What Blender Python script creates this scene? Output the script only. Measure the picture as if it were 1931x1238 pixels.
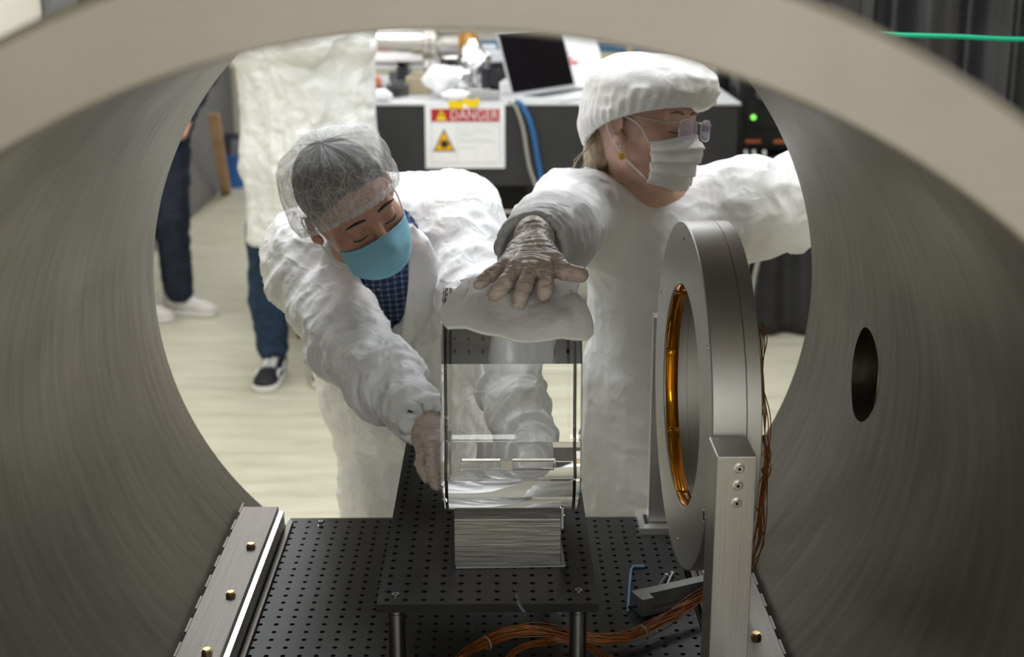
import bpy, bmesh, math, random
import numpy as np
from mathutils import Vector, Matrix
for _o in list(bpy.data.objects):
    bpy.data.objects.remove(_o)
random.seed(7); RNG = np.random.default_rng(11)
SC = bpy.context.scene; COL = SC.collection
PI = math.pi
# ------------------------------------------------------------------ camera
FPX, PITCH = 2650.0, math.radians(15.6)
YAW = math.atan(24.5 / FPX * math.cos(PITCH)); CAM = np.array([0, 0, 1.72])
_F = np.array([math.sin(YAW) * math.cos(PITCH), math.cos(YAW) * math.cos(PITCH), -math.sin(PITCH)])
_R = np.array([math.cos(YAW), -math.sin(YAW), 0.0]); _U = np.cross(_R, _F)
cd = bpy.data.cameras.new('camera'); cam = bpy.data.objects.new('camera', cd); COL.objects.link(cam)
cd.sensor_width = 36; cd.sensor_fit = 'HORIZONTAL'; cd.lens = 36 * FPX / 1931
cam.matrix_world = Matrix(((_R[0], _U[0], -_F[0], CAM[0]), (_R[1], _U[1], -_F[1], CAM[1]), (_R[2], _U[2], -_F[2], CAM[2]), (0, 0, 0, 1)))
cd.clip_start = 0.02; cd.clip_end = 60
cd.dof.use_dof = True; cd.dof.focus_distance = 2.15; cd.dof.aperture_fstop = 4.2
SC.camera = cam
# ------------------------------------------------------------------ world, light, exposure
w = bpy.data.worlds.new('world'); SC.world = w; w.use_nodes = True
w.node_tree.nodes['Background'].inputs[0].default_value = (0.9, 0.95, 1, 1)
w.node_tree.nodes['Background'].inputs[1].default_value = 0.05
SC.view_settings.view_transform = 'Standard'; SC.view_settings.look = 'None'
SC.view_settings.gamma = 1; SC.view_settings.use_curve_mapping = False
SC.view_settings.exposure = 0.06
SC.cycles.max_bounces = 7; SC.cycles.diffuse_bounces = 3; SC.cycles.glossy_bounces = 3; SC.cycles.transmission_bounces = 7
LAMP = 12.5          # emission of the ceiling light diffusers
LAMPS = [(1.5, -1.0, 'right of the camera end of the chamber'),
         (-0.9, 2.9, 'above the left of the gowned workers'), (0.85, 2.9, 'above the right of the gowned workers'), (-0.9, 4.8, 'between workers and far bench on the left'), (0.9, 4.8, 'between workers and far bench on the right'), (-0.9, 6.4, 'above the left end of the far bench'),
         (0.9, 6.4, 'above the right end of the far bench'), (-0.9, 8.8, 'by the far wall on the left'), (0.9, 8.8, 'by the far wall on the right')]
for _r, _y in (('first', -2.6), ('second', -4.4)):
    for _c, _x in (('far left', -1.4), ('left of centre', -0.2), ('right of centre', 1.0), ('far right', 2.2)):
        if _r == 'second' or 'centre' in _c: LAMPS.append((_x, _y, f'{_c} in the {_r} row behind the camera'))

# ------------------------------------------------------------------ pixel helpers (photo pixel + real distance -> world)
def ray(px, py): return _F + _R * (px - 965.5) / FPX - _U * (py - 619) / FPX
def P(px, py, Y):
    d = ray(px, py); return CAM + d * (Y / d[1])
def PZ(px, py, z):
    d = ray(px, py); return CAM + d * ((z - CAM[2]) / d[2])
OY, OZ, OR = 1.987, 1.059, 0.165            # the glass optic's axis (along X) and radius
def PC(px, py, r):                          # on a cylinder of radius r about the optic's axis
    d = ray(px, py); a = d[1] ** 2 + d[2] ** 2; oy, oz = -OY, CAM[2] - OZ
    b = d[1] * oy + d[2] * oz; c = oy * oy + oz * oz - r * r; q = b * b - a * c
    t = (-b - math.sqrt(max(q, 0))) / a
    return CAM + d * t

# ------------------------------------------------------------------ materials
MATS = {}
def newmat(name):
    m = bpy.data.materials.new(name); m.use_nodes = True
    nt = m.node_tree; return m, nt, nt.nodes['Principled BSDF']
def nd(nt, t, **kw):
    n = nt.nodes.new(t)
    for k, v in kw.items():
        if k in n.inputs: n.inputs[k].default_value = v
        else: setattr(n, k, v)
    return n
def ramp(nt, fac, stops):
    r = nt.nodes.new('ShaderNodeValToRGB'); e = r.color_ramp.elements
    while len(e) < len(stops): e.new(0.5)
    for i, (p, c) in enumerate(stops):
        e[i].position = p; e[i].color = (*c, 1) if len(c) == 3 else c
    nt.links.new(fac, r.inputs[0]); return r
def coords(nt, scale=(1, 1, 1), rot=(0, 0, 0)):
    tc = nt.nodes.new('ShaderNodeTexCoord'); mp = nt.nodes.new('ShaderNodeMapping')
    mp.inputs['Scale'].default_value = scale; mp.inputs['Rotation'].default_value = rot
    nt.links.new(tc.outputs['Object'], mp.inputs[0]); return mp.outputs[0]
def sm(name, col, rough=0.5, metal=0.0, noise=None, bump=None, stretch=(1, 1, 1), **kw):
    """simple material: noise=(scale, amount) colour mottling, bump=(scale, distance)"""
    if name in MATS: return MATS[name]
    m, nt, b = newmat(name); MATS[name] = m
    b.inputs['Base Color'].default_value = (*col, 1); b.inputs['Roughness'].default_value = rough
    b.inputs['Metallic'].default_value = metal
    for k, v in kw.items(): b.inputs[k.replace('_', ' ')].default_value = v
    if noise or bump: co = coords(nt, stretch)
    if noise:
        n = nd(nt, 'ShaderNodeTexNoise', Scale=noise[0], Detail=4.0); nt.links.new(co, n.inputs['Vector'])
        a = noise[1]
        r = ramp(nt, n.outputs[0], [(0.3, [max(c * (1 - a), 0) for c in col]), (0.7, [min(c * (1 + a), 1) for c in col])])
        nt.links.new(r.outputs[0], b.inputs['Base Color'])
    if bump:
        n = nd(nt, 'ShaderNodeTexNoise', Scale=bump[0], Detail=3.0); nt.links.new(co, n.inputs['Vector'])
        bp = nd(nt, 'ShaderNodeBump', Strength=1.0, Distance=bump[1])
        nt.links.new(n.outputs[0], bp.inputs['Height']); nt.links.new(bp.outputs[0], b.inputs['Normal'])
    return m
def emis(name, col, s):
    if name in MATS: return MATS[name]
    m, nt, b = newmat(name); MATS[name] = m
    b.inputs['Base Color'].default_value = (*col, 1)
    b.inputs['Emission Color'].default_value = (*col, 1); b.inputs['Emission Strength'].default_value = s
    return m
def mat_floor():
    m, nt, b = newmat('vinyl_floor')
    co = coords(nt, (1.2, 7, 1)); n = nd(nt, 'ShaderNodeTexNoise', Scale=2.2, Detail=6.0, Roughness=0.65); nt.links.new(co, n.inputs['Vector'])
    r = ramp(nt, n.outputs[0], [(0.3, (0.42, 0.395, 0.29)), (0.5, (0.52, 0.495, 0.375)), (0.72, (0.60, 0.575, 0.46))])
    nt.links.new(r.outputs[0], b.inputs['Base Color']); b.inputs['Roughness'].default_value = 0.42
    return m
def mat_steel():
    """brushed stainless of the chamber wall: streaks run around the bore, slightly skewed"""
    m, nt, b = newmat('brushed_stainless')
    tc = nt.nodes.new('ShaderNodeTexCoord'); sx = nt.nodes.new('ShaderNodeSeparateXYZ'); nt.links.new(tc.outputs['Object'], sx.inputs[0])
    at = nd(nt, 'ShaderNodeMath', operation='ARCTAN2'); nt.links.new(sx.outputs[0], at.inputs[0]); nt.links.new(sx.outputs[2], at.inputs[1])
    cx = nt.nodes.new('ShaderNodeCombineXYZ'); nt.links.new(at.outputs[0], cx.inputs[0]); nt.links.new(sx.outputs[1], cx.inputs[1])
    mp = nt.nodes.new('ShaderNodeMapping'); mp.inputs['Rotation'].default_value = (0, 0, 0.5); mp.inputs['Scale'].default_value = (2.0, 26, 1)
    nt.links.new(cx.outputs[0], mp.inputs[0])
    n = nd(nt, 'ShaderNodeTexNoise', Scale=1.6, Detail=5.0, Roughness=0.6); nt.links.new(mp.outputs[0], n.inputs['Vector'])
    n2 = nd(nt, 'ShaderNodeTexNoise', Scale=2.2, Detail=2.0); nt.links.new(cx.outputs[0], n2.inputs['Vector'])
    r = ramp(nt, n.outputs[0], [(0.3, (0.275, 0.26, 0.235)), (0.7, (0.385, 0.365, 0.335))])
    nt.links.new(r.outputs[0], b.inputs['Base Color'])
    r2 = ramp(nt, n2.outputs[0], [(0.35, (0.36,) * 3), (0.65, (0.50,) * 3)])
    nt.links.new(r2.outputs[0], b.inputs['Roughness'])
    b.inputs['Metallic'].default_value = 1.0
    bp = nd(nt, 'ShaderNodeBump', Strength=0.35, Distance=0.0015); nt.links.new(n.outputs[0], bp.inputs['Height']); nt.links.new(bp.outputs[0], b.inputs['Normal'])
    return m
def mat_tyvek(name, col=(0.86, 0.865, 0.87), scale=34, dist=0.0022, trans=0.0):
    m, nt, b = newmat(name)
    co = coords(nt)
    acc = None
    for k_, (sc_, wt) in enumerate(((scale * .30, 1.0), (scale * .9, .40))):
        n = nd(nt, 'ShaderNodeTexNoise', Scale=sc_, Detail=1.0, Distortion=.5); nt.links.new(co, n.inputs['Vector'])
        a = nd(nt, 'ShaderNodeMath', operation='SUBTRACT'); a.inputs[1].default_value = .5; nt.links.new(n.outputs[0], a.inputs[0])
        a2 = nd(nt, 'ShaderNodeMath', operation='ABSOLUTE'); nt.links.new(a.outputs[0], a2.inputs[0])
        q = nd(nt, 'ShaderNodeMath', operation='MULTIPLY_ADD'); q.inputs[1].default_value = -wt; nt.links.new(a2.outputs[0], q.inputs[0])
        if acc is None: q.inputs[2].default_value = 0.0
        else: nt.links.new(acc.outputs[0], q.inputs[2])
        acc = q
    bp = nd(nt, 'ShaderNodeBump', Strength=0.8, Distance=dist * 11); nt.links.new(acc.outputs[0], bp.inputs['Height'])
    nt.links.new(bp.outputs[0], b.inputs['Normal'])
    b.inputs['Base Color'].default_value = (*col, 1); b.inputs['Roughness'].default_value = 0.55
    return m
def mat_sheer(name, col, lo, hi):
    """thin non-woven cap: see-through, denser along creases that run from its edge to the crown"""
    m, nt, b = newmat(name); acc = None
    for sc_, wd, rot in (((30, 1.6, 1), .020, .10), ((24, 3.2, 1), .024, -.55), ((17, 5.5, 1), .018, .9), ((60, 5, 1), .03, .2)):
        tc = nt.nodes.new('ShaderNodeTexCoord'); mp = nt.nodes.new('ShaderNodeMapping'); mp.inputs['Scale'].default_value = sc_
        m0 = nt.nodes.new('ShaderNodeMapping'); m0.inputs['Rotation'].default_value = (0, 0, rot * .25)
        nt.links.new(tc.outputs['UV'], m0.inputs[0]); nt.links.new(m0.outputs[0], mp.inputs[0])
        n = nd(nt, 'ShaderNodeTexNoise', Scale=1.0, Detail=0.0, Distortion=.25); nt.links.new(mp.outputs[0], n.inputs['Vector'])
        a = nd(nt, 'ShaderNodeMath', operation='SUBTRACT'); a.inputs[1].default_value = .5; nt.links.new(n.outputs[0], a.inputs[0])
        a2 = nd(nt, 'ShaderNodeMath', operation='ABSOLUTE'); nt.links.new(a.outputs[0], a2.inputs[0])
        r = ramp(nt, a2.outputs[0], [(0.0, (1, 1, 1)), (wd * .5, (.3,) * 3), (wd * 2.4, (0, 0, 0))])
        if acc is None: acc = r
        else:
            q = nd(nt, 'ShaderNodeMixRGB', blend_type='LIGHTEN'); q.inputs[0].default_value = 1; nt.links.new(acc.outputs[0], q.inputs[1]); nt.links.new(r.outputs[0], q.inputs[2]); acc = q
    mp = nd(nt, 'ShaderNodeMapRange'); mp.inputs[3].default_value = lo; mp.inputs[4].default_value = hi; nt.links.new(acc.outputs[0], mp.inputs[0])
    nt.links.new(mp.outputs[0], b.inputs['Alpha'])
    b.inputs['Base Color'].default_value = (*col, 1); b.inputs['Roughness'].default_value = 0.5
    return m
def mat_plaid():
    m, nt, b = newmat('blue_plaid')
    co = coords(nt); sx = nt.nodes.new('ShaderNodeSeparateXYZ'); nt.links.new(co, sx.inputs[0])
    acc = None
    for ax in (0, 2):
        mu = nd(nt, 'ShaderNodeMath', operation='MULTIPLY'); mu.inputs[1].default_value = 75; nt.links.new(sx.outputs[ax], mu.inputs[0])
        fr = nd(nt, 'ShaderNodeMath', operation='FRACT'); nt.links.new(mu.outputs[0], fr.inputs[0])
        g = nd(nt, 'ShaderNodeMath', operation='GREATER_THAN'); g.inputs[1].default_value = 0.72; nt.links.new(fr.outputs[0], g.inputs[0])
        if acc is None: acc = g
        else:
            a2 = nd(nt, 'ShaderNodeMath', operation='ADD'); nt.links.new(acc.outputs[0], a2.inputs[0]); nt.links.new(g.outputs[0], a2.inputs[1]); acc = a2
    h = nd(nt, 'ShaderNodeMath', operation='MULTIPLY'); h.inputs[1].default_value = 0.5; nt.links.new(acc.outputs[0], h.inputs[0])
    r = ramp(nt, h.outputs[0], [(0.0, (0.012, 0.02, 0.06)), (0.5, (0.05, 0.09, 0.2)), (1.0, (0.2, 0.27, 0.42))])
    nt.links.new(r.outputs[0], b.inputs['Base Color']); b.inputs['Roughness'].default_value = 0.8
    return m
def mat_skin(name, col, sss=0.25):
    m = sm(name, col, 0.48, noise=(28, 0.12), bump=(160, 0.0004))
    b = m.node_tree.nodes['Principled BSDF']; b.inputs['Subsurface Weight'].default_value = sss
    b.inputs['Subsurface Radius'].default_value = (0.012, 0.004, 0.002); b.inputs['Subsurface Scale'].default_value = 0.6
    return m
def mat_glove():
    m, nt, b = newmat('latex_glove')
    co = coords(nt, (0.6, 0.6, 2.2)); n = nd(nt, 'ShaderNodeTexNoise', Scale=45.0, Detail=3.0, Distortion=1.2); nt.links.new(co, n.inputs['Vector'])
    ab = nd(nt, 'ShaderNodeMath', operation='SUBTRACT'); ab.inputs[1].default_value = 0.5; nt.links.new(n.outputs[0], ab.inputs[0])
    a2 = nd(nt, 'ShaderNodeMath', operation='ABSOLUTE'); nt.links.new(ab.outputs[0], a2.inputs[0])
    bp = nd(nt, 'ShaderNodeBump', Strength=0.7, Distance=0.006, invert=True); nt.links.new(a2.outputs[0], bp.inputs['Height']); nt.links.new(bp.outputs[0], b.inputs['Normal'])
    r = ramp(nt, a2.outputs[0], [(0.0, (0.70, 0.58, 0.51)), (0.12, (0.57, 0.445, 0.38))]); nt.links.new(r.outputs[0], b.inputs['Base Color'])
    b.inputs['Roughness'].default_value = 0.45; b.inputs['Subsurface Weight'].default_value = 0.15
    b.inputs['Subsurface Radius'].default_value = (0.008, 0.004, 0.003); b.inputs['Subsurface Scale'].default_value = 0.5
    return m
def mat_glass(name, col=(1, 1, 1), ior=1.46, rough=0.0):
    m, nt, b = newmat(name)
    b.inputs['Base Color'].default_value = (*col, 1); b.inputs['Roughness'].default_value = rough
    b.inputs['Transmission Weight'].default_value = 1.0; b.inputs['IOR'].default_value = ior
    return m
def mat_brushed(name, col, rough, axis_scale, amt=0.15, dist=0.0004, rot=(0, 0, 0)):
    """machined aluminium: fine streaks"""
    m, nt, b = newmat(name); co = coords(nt, axis_scale, rot)
    n = nd(nt, 'ShaderNodeTexNoise', Scale=1.0, Detail=4.0); nt.links.new(co, n.inputs['Vector'])
    r = ramp(nt, n.outputs[0], [(0.3, [c * (1 - amt) for c in col]), (0.7, [min(1, c * (1 + amt)) for c in col])])
    nt.links.new(r.outputs[0], b.inputs['Base Color']); b.inputs['Metallic'].default_value = 0.9; b.inputs['Roughness'].default_value = rough
    bp = nd(nt, 'ShaderNodeBump', Strength=0.5, Distance=dist); nt.links.new(n.outputs[0], bp.inputs['Height']); nt.links.new(bp.outputs[0], b.inputs['Normal'])
    return m
def mat_board():
    """black anodised breadboard with a few fine scratches"""
    m, nt, b = newmat('black_anodised'); co = coords(nt)
    n = nd(nt, 'ShaderNodeTexNoise', Scale=9.0, Detail=4.0); nt.links.new(co, n.inputs['Vector'])
    r = ramp(nt, n.outputs[0], [(0.3, (0.006, 0.006, 0.007)), (0.75, (0.012, 0.012, 0.013))])
    ws = nd(nt, 'ShaderNodeTexWave', Scale=1.7, Distortion=9.0, Detail=2.0); ws.inputs['Detail Scale'].default_value = 1.4; nt.links.new(co, ws.inputs['Vector'])
    n3 = nd(nt, 'ShaderNodeTexNoise', Scale=5.0, Detail=1.0); nt.links.new(co, n3.inputs['Vector'])
    m1 = ramp(nt, ws.outputs[1], [(0.9992, (0, 0, 0)), (1.0, (1, 1, 1))]); m2 = ramp(nt, n3.outputs[0], [(0.56, (0, 0, 0)), (0.64, (0.6, 0.6, 0.6))])
    mm = nd(nt, 'ShaderNodeMixRGB', blend_type='MULTIPLY'); mm.inputs[0].default_value = 1; nt.links.new(m1.outputs[0], mm.inputs[1]); nt.links.new(m2.outputs[0], mm.inputs[2])
    mx = nd(nt, 'ShaderNodeMixRGB'); nt.links.new(mm.outputs[0], mx.inputs[0]); nt.links.new(r.outputs[0], mx.inputs[1]); mx.inputs[2].default_value = (0.22, 0.22, 0.22, 1)
    nt.links.new(mx.outputs[0], b.inputs['Base Color']); b.inputs['Roughness'].default_value = 0.42; b.inputs['Metallic'].default_value = 0.0
    b.inputs['Specular IOR Level'].default_value = 0.32
    return m

STEEL = mat_steel(); TYVEK = mat_tyvek('white_nonwoven'); COATM = mat_tyvek('white_coat_fabric', (0.86, 0.865, 0.85), 30, 0.0022)
GLOVE = mat_glove(); BOARD = mat_board(); PLAID = mat_plaid()
FLANGE = sm('satin_steel_flange', (0.345, 0.315, 0.28), 0.5, 0.75, noise=(9, 0.06))
ALU = mat_brushed('machined_aluminium', (0.62, 0.61, 0.585), 0.38, (14, 14, 320), 0.10)
ALUV = mat_brushed('brushed_aluminium_upright', (0.50, 0.485, 0.46), 0.40, (420, 420, 5), 0.07)
ALUR = sm('satin_aluminium_ring', (0.60, 0.585, 0.565), 0.42, 0.9, noise=(30, 0.03))
BRIGHT = sm('bright_aluminium', (0.62, 0.62, 0.61), 0.25, 1.0, noise=(40, 0.06))
RAILM = mat_brushed('grey_rail_steel', (0.165, 0.150, 0.135), 0.45, (300, 6, 40), 0.08)
BRONZE = sm('bronze_bolt', (0.55, 0.40, 0.22), 0.3, 1.0, noise=(120, 0.25))
CHROME = sm('stainless_screw', (0.65, 0.64, 0.62), 0.22, 1.0)
POSTM = sm('polished_post', (0.55, 0.53, 0.49), 0.22, 1.0)
BLACK = sm('black_paint', (0.012, 0.012, 0.013), 0.45); DARK = sm('dark_void', (0.004, 0.004, 0.004), 0.9)
BLKCLOTH = sm('black_curtain', (0.022, 0.022, 0.025), 0.6, noise=(6, 0.3))
COPPER = sm('copper_wire', (0.30, 0.095, 0.022), 0.35, 0.35, noise=(60, 0.35))
WHITE = sm('white_plastic', (0.82, 0.82, 0.82), 0.45); PAPER = sm('white_paper', (0.84, 0.84, 0.84), 0.7, noise=(40, 0.03))

# ------------------------------------------------------------------ object helpers
def obj(name, mesh, mat, parent=None, smooth=False):
    o = bpy.data.objects.new(name, mesh); COL.objects.link(o)
    if mat is not None:
        for mm in (mat if isinstance(mat, (list, tuple)) else [mat]): mesh.materials.append(mm)
    if smooth: mesh.shade_smooth()
    if parent is not None:
        o.parent = parent; o.matrix_parent_inverse = Matrix.Translation(parent.location).inverted() if parent.type == 'EMPTY' else Matrix()
    return o
def tag(o, label=None, cat=None, group=None, kind=None):
    if label: o['label'] = label
    if cat: o['category'] = cat
    if group: o['group'] = group
    if kind: o['kind'] = kind
    return o
def thing(name, label, cat, loc=(0, 0, 0), group=None, kind=None):
    o = bpy.data.objects.new(name, None); COL.objects.link(o); o.location = Vector(loc); o.empty_display_size = 0.05
    return tag(o, label, cat, group, kind)
def frame(d, up=(0, 0, 1)):
    z = Vector(d).normalized(); x = Vector(up).cross(z)
    if x.length < 1e-4: x = Vector((1, 0, 0)).cross(z)
    x.normalize(); return x, z.cross(x), z
class MB:
    def __init__(s): s.v = []; s.f = []; s.mi = []; s.cur = 0
    def add(s, vs, fs):
        o = len(s.v); s.v += [tuple(map(float, p)) for p in vs]
        for f in fs: s.f.append(tuple(i + o for i in f)); s.mi.append(s.cur)
        return s
    def box(s, a, b, rz=0, c=None):
        (x0, y0, z0), (x1, y1, z1) = a, b
        vs = [(x, y, z) for z in (z0, z1) for x, y in ((x0, y0), (x1, y0), (x1, y1), (x0, y1))]
        if rz:
            cx, cy = c if c else ((x0 + x1) / 2, (y0 + y1) / 2); C_, S_ = math.cos(rz), math.sin(rz)
            vs = [(cx + (x - cx) * C_ - (y - cy) * S_, cy + (x - cx) * S_ + (y - cy) * C_, z) for x, y, z in vs]
        return s.add(vs, [(3, 2, 1, 0), (4, 5, 6, 7), (0, 1, 5, 4), (1, 2, 6, 5), (2, 3, 7, 6), (3, 0, 4, 7)])
    def prism(s, poly, ext):                 # closed 3-D polygon swept along the vector ext
        n = len(poly); e = Vector(ext); a = [Vector(p) for p in poly]
        vs = a + [p + e for p in a]
        return s.add(vs, [tuple(range(n))[::-1], tuple(range(n, 2 * n))] + [(i, (i + 1) % n, n + (i + 1) % n, n + i) for i in range(n)])
    def cyl(s, a, b, r, n=16, r2=None, caps=True):
        a, b = Vector(a), Vector(b); x, y, z = frame(b - a); r2 = r if r2 is None else r2
        vs = [a + (x * math.cos(t) + y * math.sin(t)) * r for t in [2 * PI * i / n for i in range(n)]] + [b + (x * math.cos(t) + y * math.sin(t)) * r2 for t in [2 * PI * i / n for i in range(n)]]
        fs = [(i, (i + 1) % n, n + (i + 1) % n, n + i) for i in range(n)]
        if caps: fs += [tuple(range(n))[::-1], tuple(range(n, 2 * n))]
        return s.add(vs, fs)
    def lathe(s, prof, a, d, n=48, closed=False):   # profile of (radius, along) about the axis at a, direction d
        a = Vector(a); x, y, z = frame(d); m = len(prof); vs = []
        for i in range(n):
            t = 2 * PI * i / n; u = x * math.cos(t) + y * math.sin(t)
            vs += [a + u * r + z * h for r, h in prof]
        fs = []
        for i in range(n):
            j = (i + 1) % n
            for k in range(m if closed else m - 1):
                l = (k + 1) % m; fs.append((i * m + k, j * m + k, j * m + l, i * m + l))
        return s.add(vs, fs)
    def tube(s, pts, r, n=6):
        pts = [Vector(p) for p in pts]; vs = []; m = len(pts); pu = None
        for i, p in enumerate(pts):
            d = pts[min(i + 1, m - 1)] - pts[max(i - 1, 0)]
            z = d.normalized()
            if pu is None: x, y, _ = frame(d)
            else:
                x = (pu - z * pu.dot(z)).normalized(); y = z.cross(x)
            pu = x; rr = r[i] if isinstance(r, (list, tuple)) else r
            vs += [p + (x * math.cos(2 * PI * k / n) + y * math.sin(2 * PI * k / n)) * rr for k in range(n)]
        fs = [(i * n + k, i * n + (k + 1) % n, (i + 1) * n + (k + 1) % n, (i + 1) * n + k) for i in range(m - 1) for k in range(n)]
        fs += [tuple(range(n))[::-1], tuple(range((m - 1) * n, m * n))]
        return s.add(vs, fs)
    def grid(s, fn, nu, nv):
        vs = [fn(i / nu, j / nv) for i in range(nu + 1) for j in range(nv + 1)]
        return s.add(vs, [(i * (nv + 1) + j, (i + 1) * (nv + 1) + j, (i + 1) * (nv + 1) + j + 1, i * (nv + 1) + j + 1) for i in range(nu) for j in range(nv)])
    def build(s, name, mat, parent=None, smooth=False, bevel=0, auto=None, solid=0, subd=0):
        me = bpy.data.meshes.new(name); me.from_pydata(s.v, [], s.f)
        bm = bmesh.new(); bm.from_mesh(me); bmesh.ops.recalc_face_normals(bm, faces=bm.faces); bm.to_mesh(me); bm.free()
        if any(s.mi): me.polygons.foreach_set('material_index', s.mi)
        o = obj(name, me, mat, parent, smooth)
        if auto is not None: me.shade_smooth(); me.set_sharp_from_angle(angle=math.radians(auto))
        if solid:
            md = o.modifiers.new('solid', 'SOLIDIFY'); md.thickness = solid; md.offset = 0
        if subd:
            md = o.modifiers.new('sub', 'SUBSURF'); md.levels = md.render_levels = subd
        if bevel:
            md = o.modifiers.new('bevel', 'BEVEL'); md.width = bevel; md.segments = 2; md.limit_method = 'ANGLE'; md.angle_limit = 0.6
        return o
def spline(pts, n=8):
    p = [np.array(q, float) for q in pts]; out = []
    q = [2 * p[0] - p[1]] + p + [2 * p[-1] - p[-2]]
    for i in range(1, len(q) - 2):
        for k in range(n):
            t = k / n
            out.append(0.5 * (2 * q[i] + (q[i + 1] - q[i - 1]) * t + (2 * q[i - 1] - 5 * q[i] + 4 * q[i + 1] - q[i + 2]) * t * t + (3 * q[i] - q[i - 1] - 3 * q[i + 1] + q[i + 2]) * t ** 3))
    return out + [p[-1]]

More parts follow.
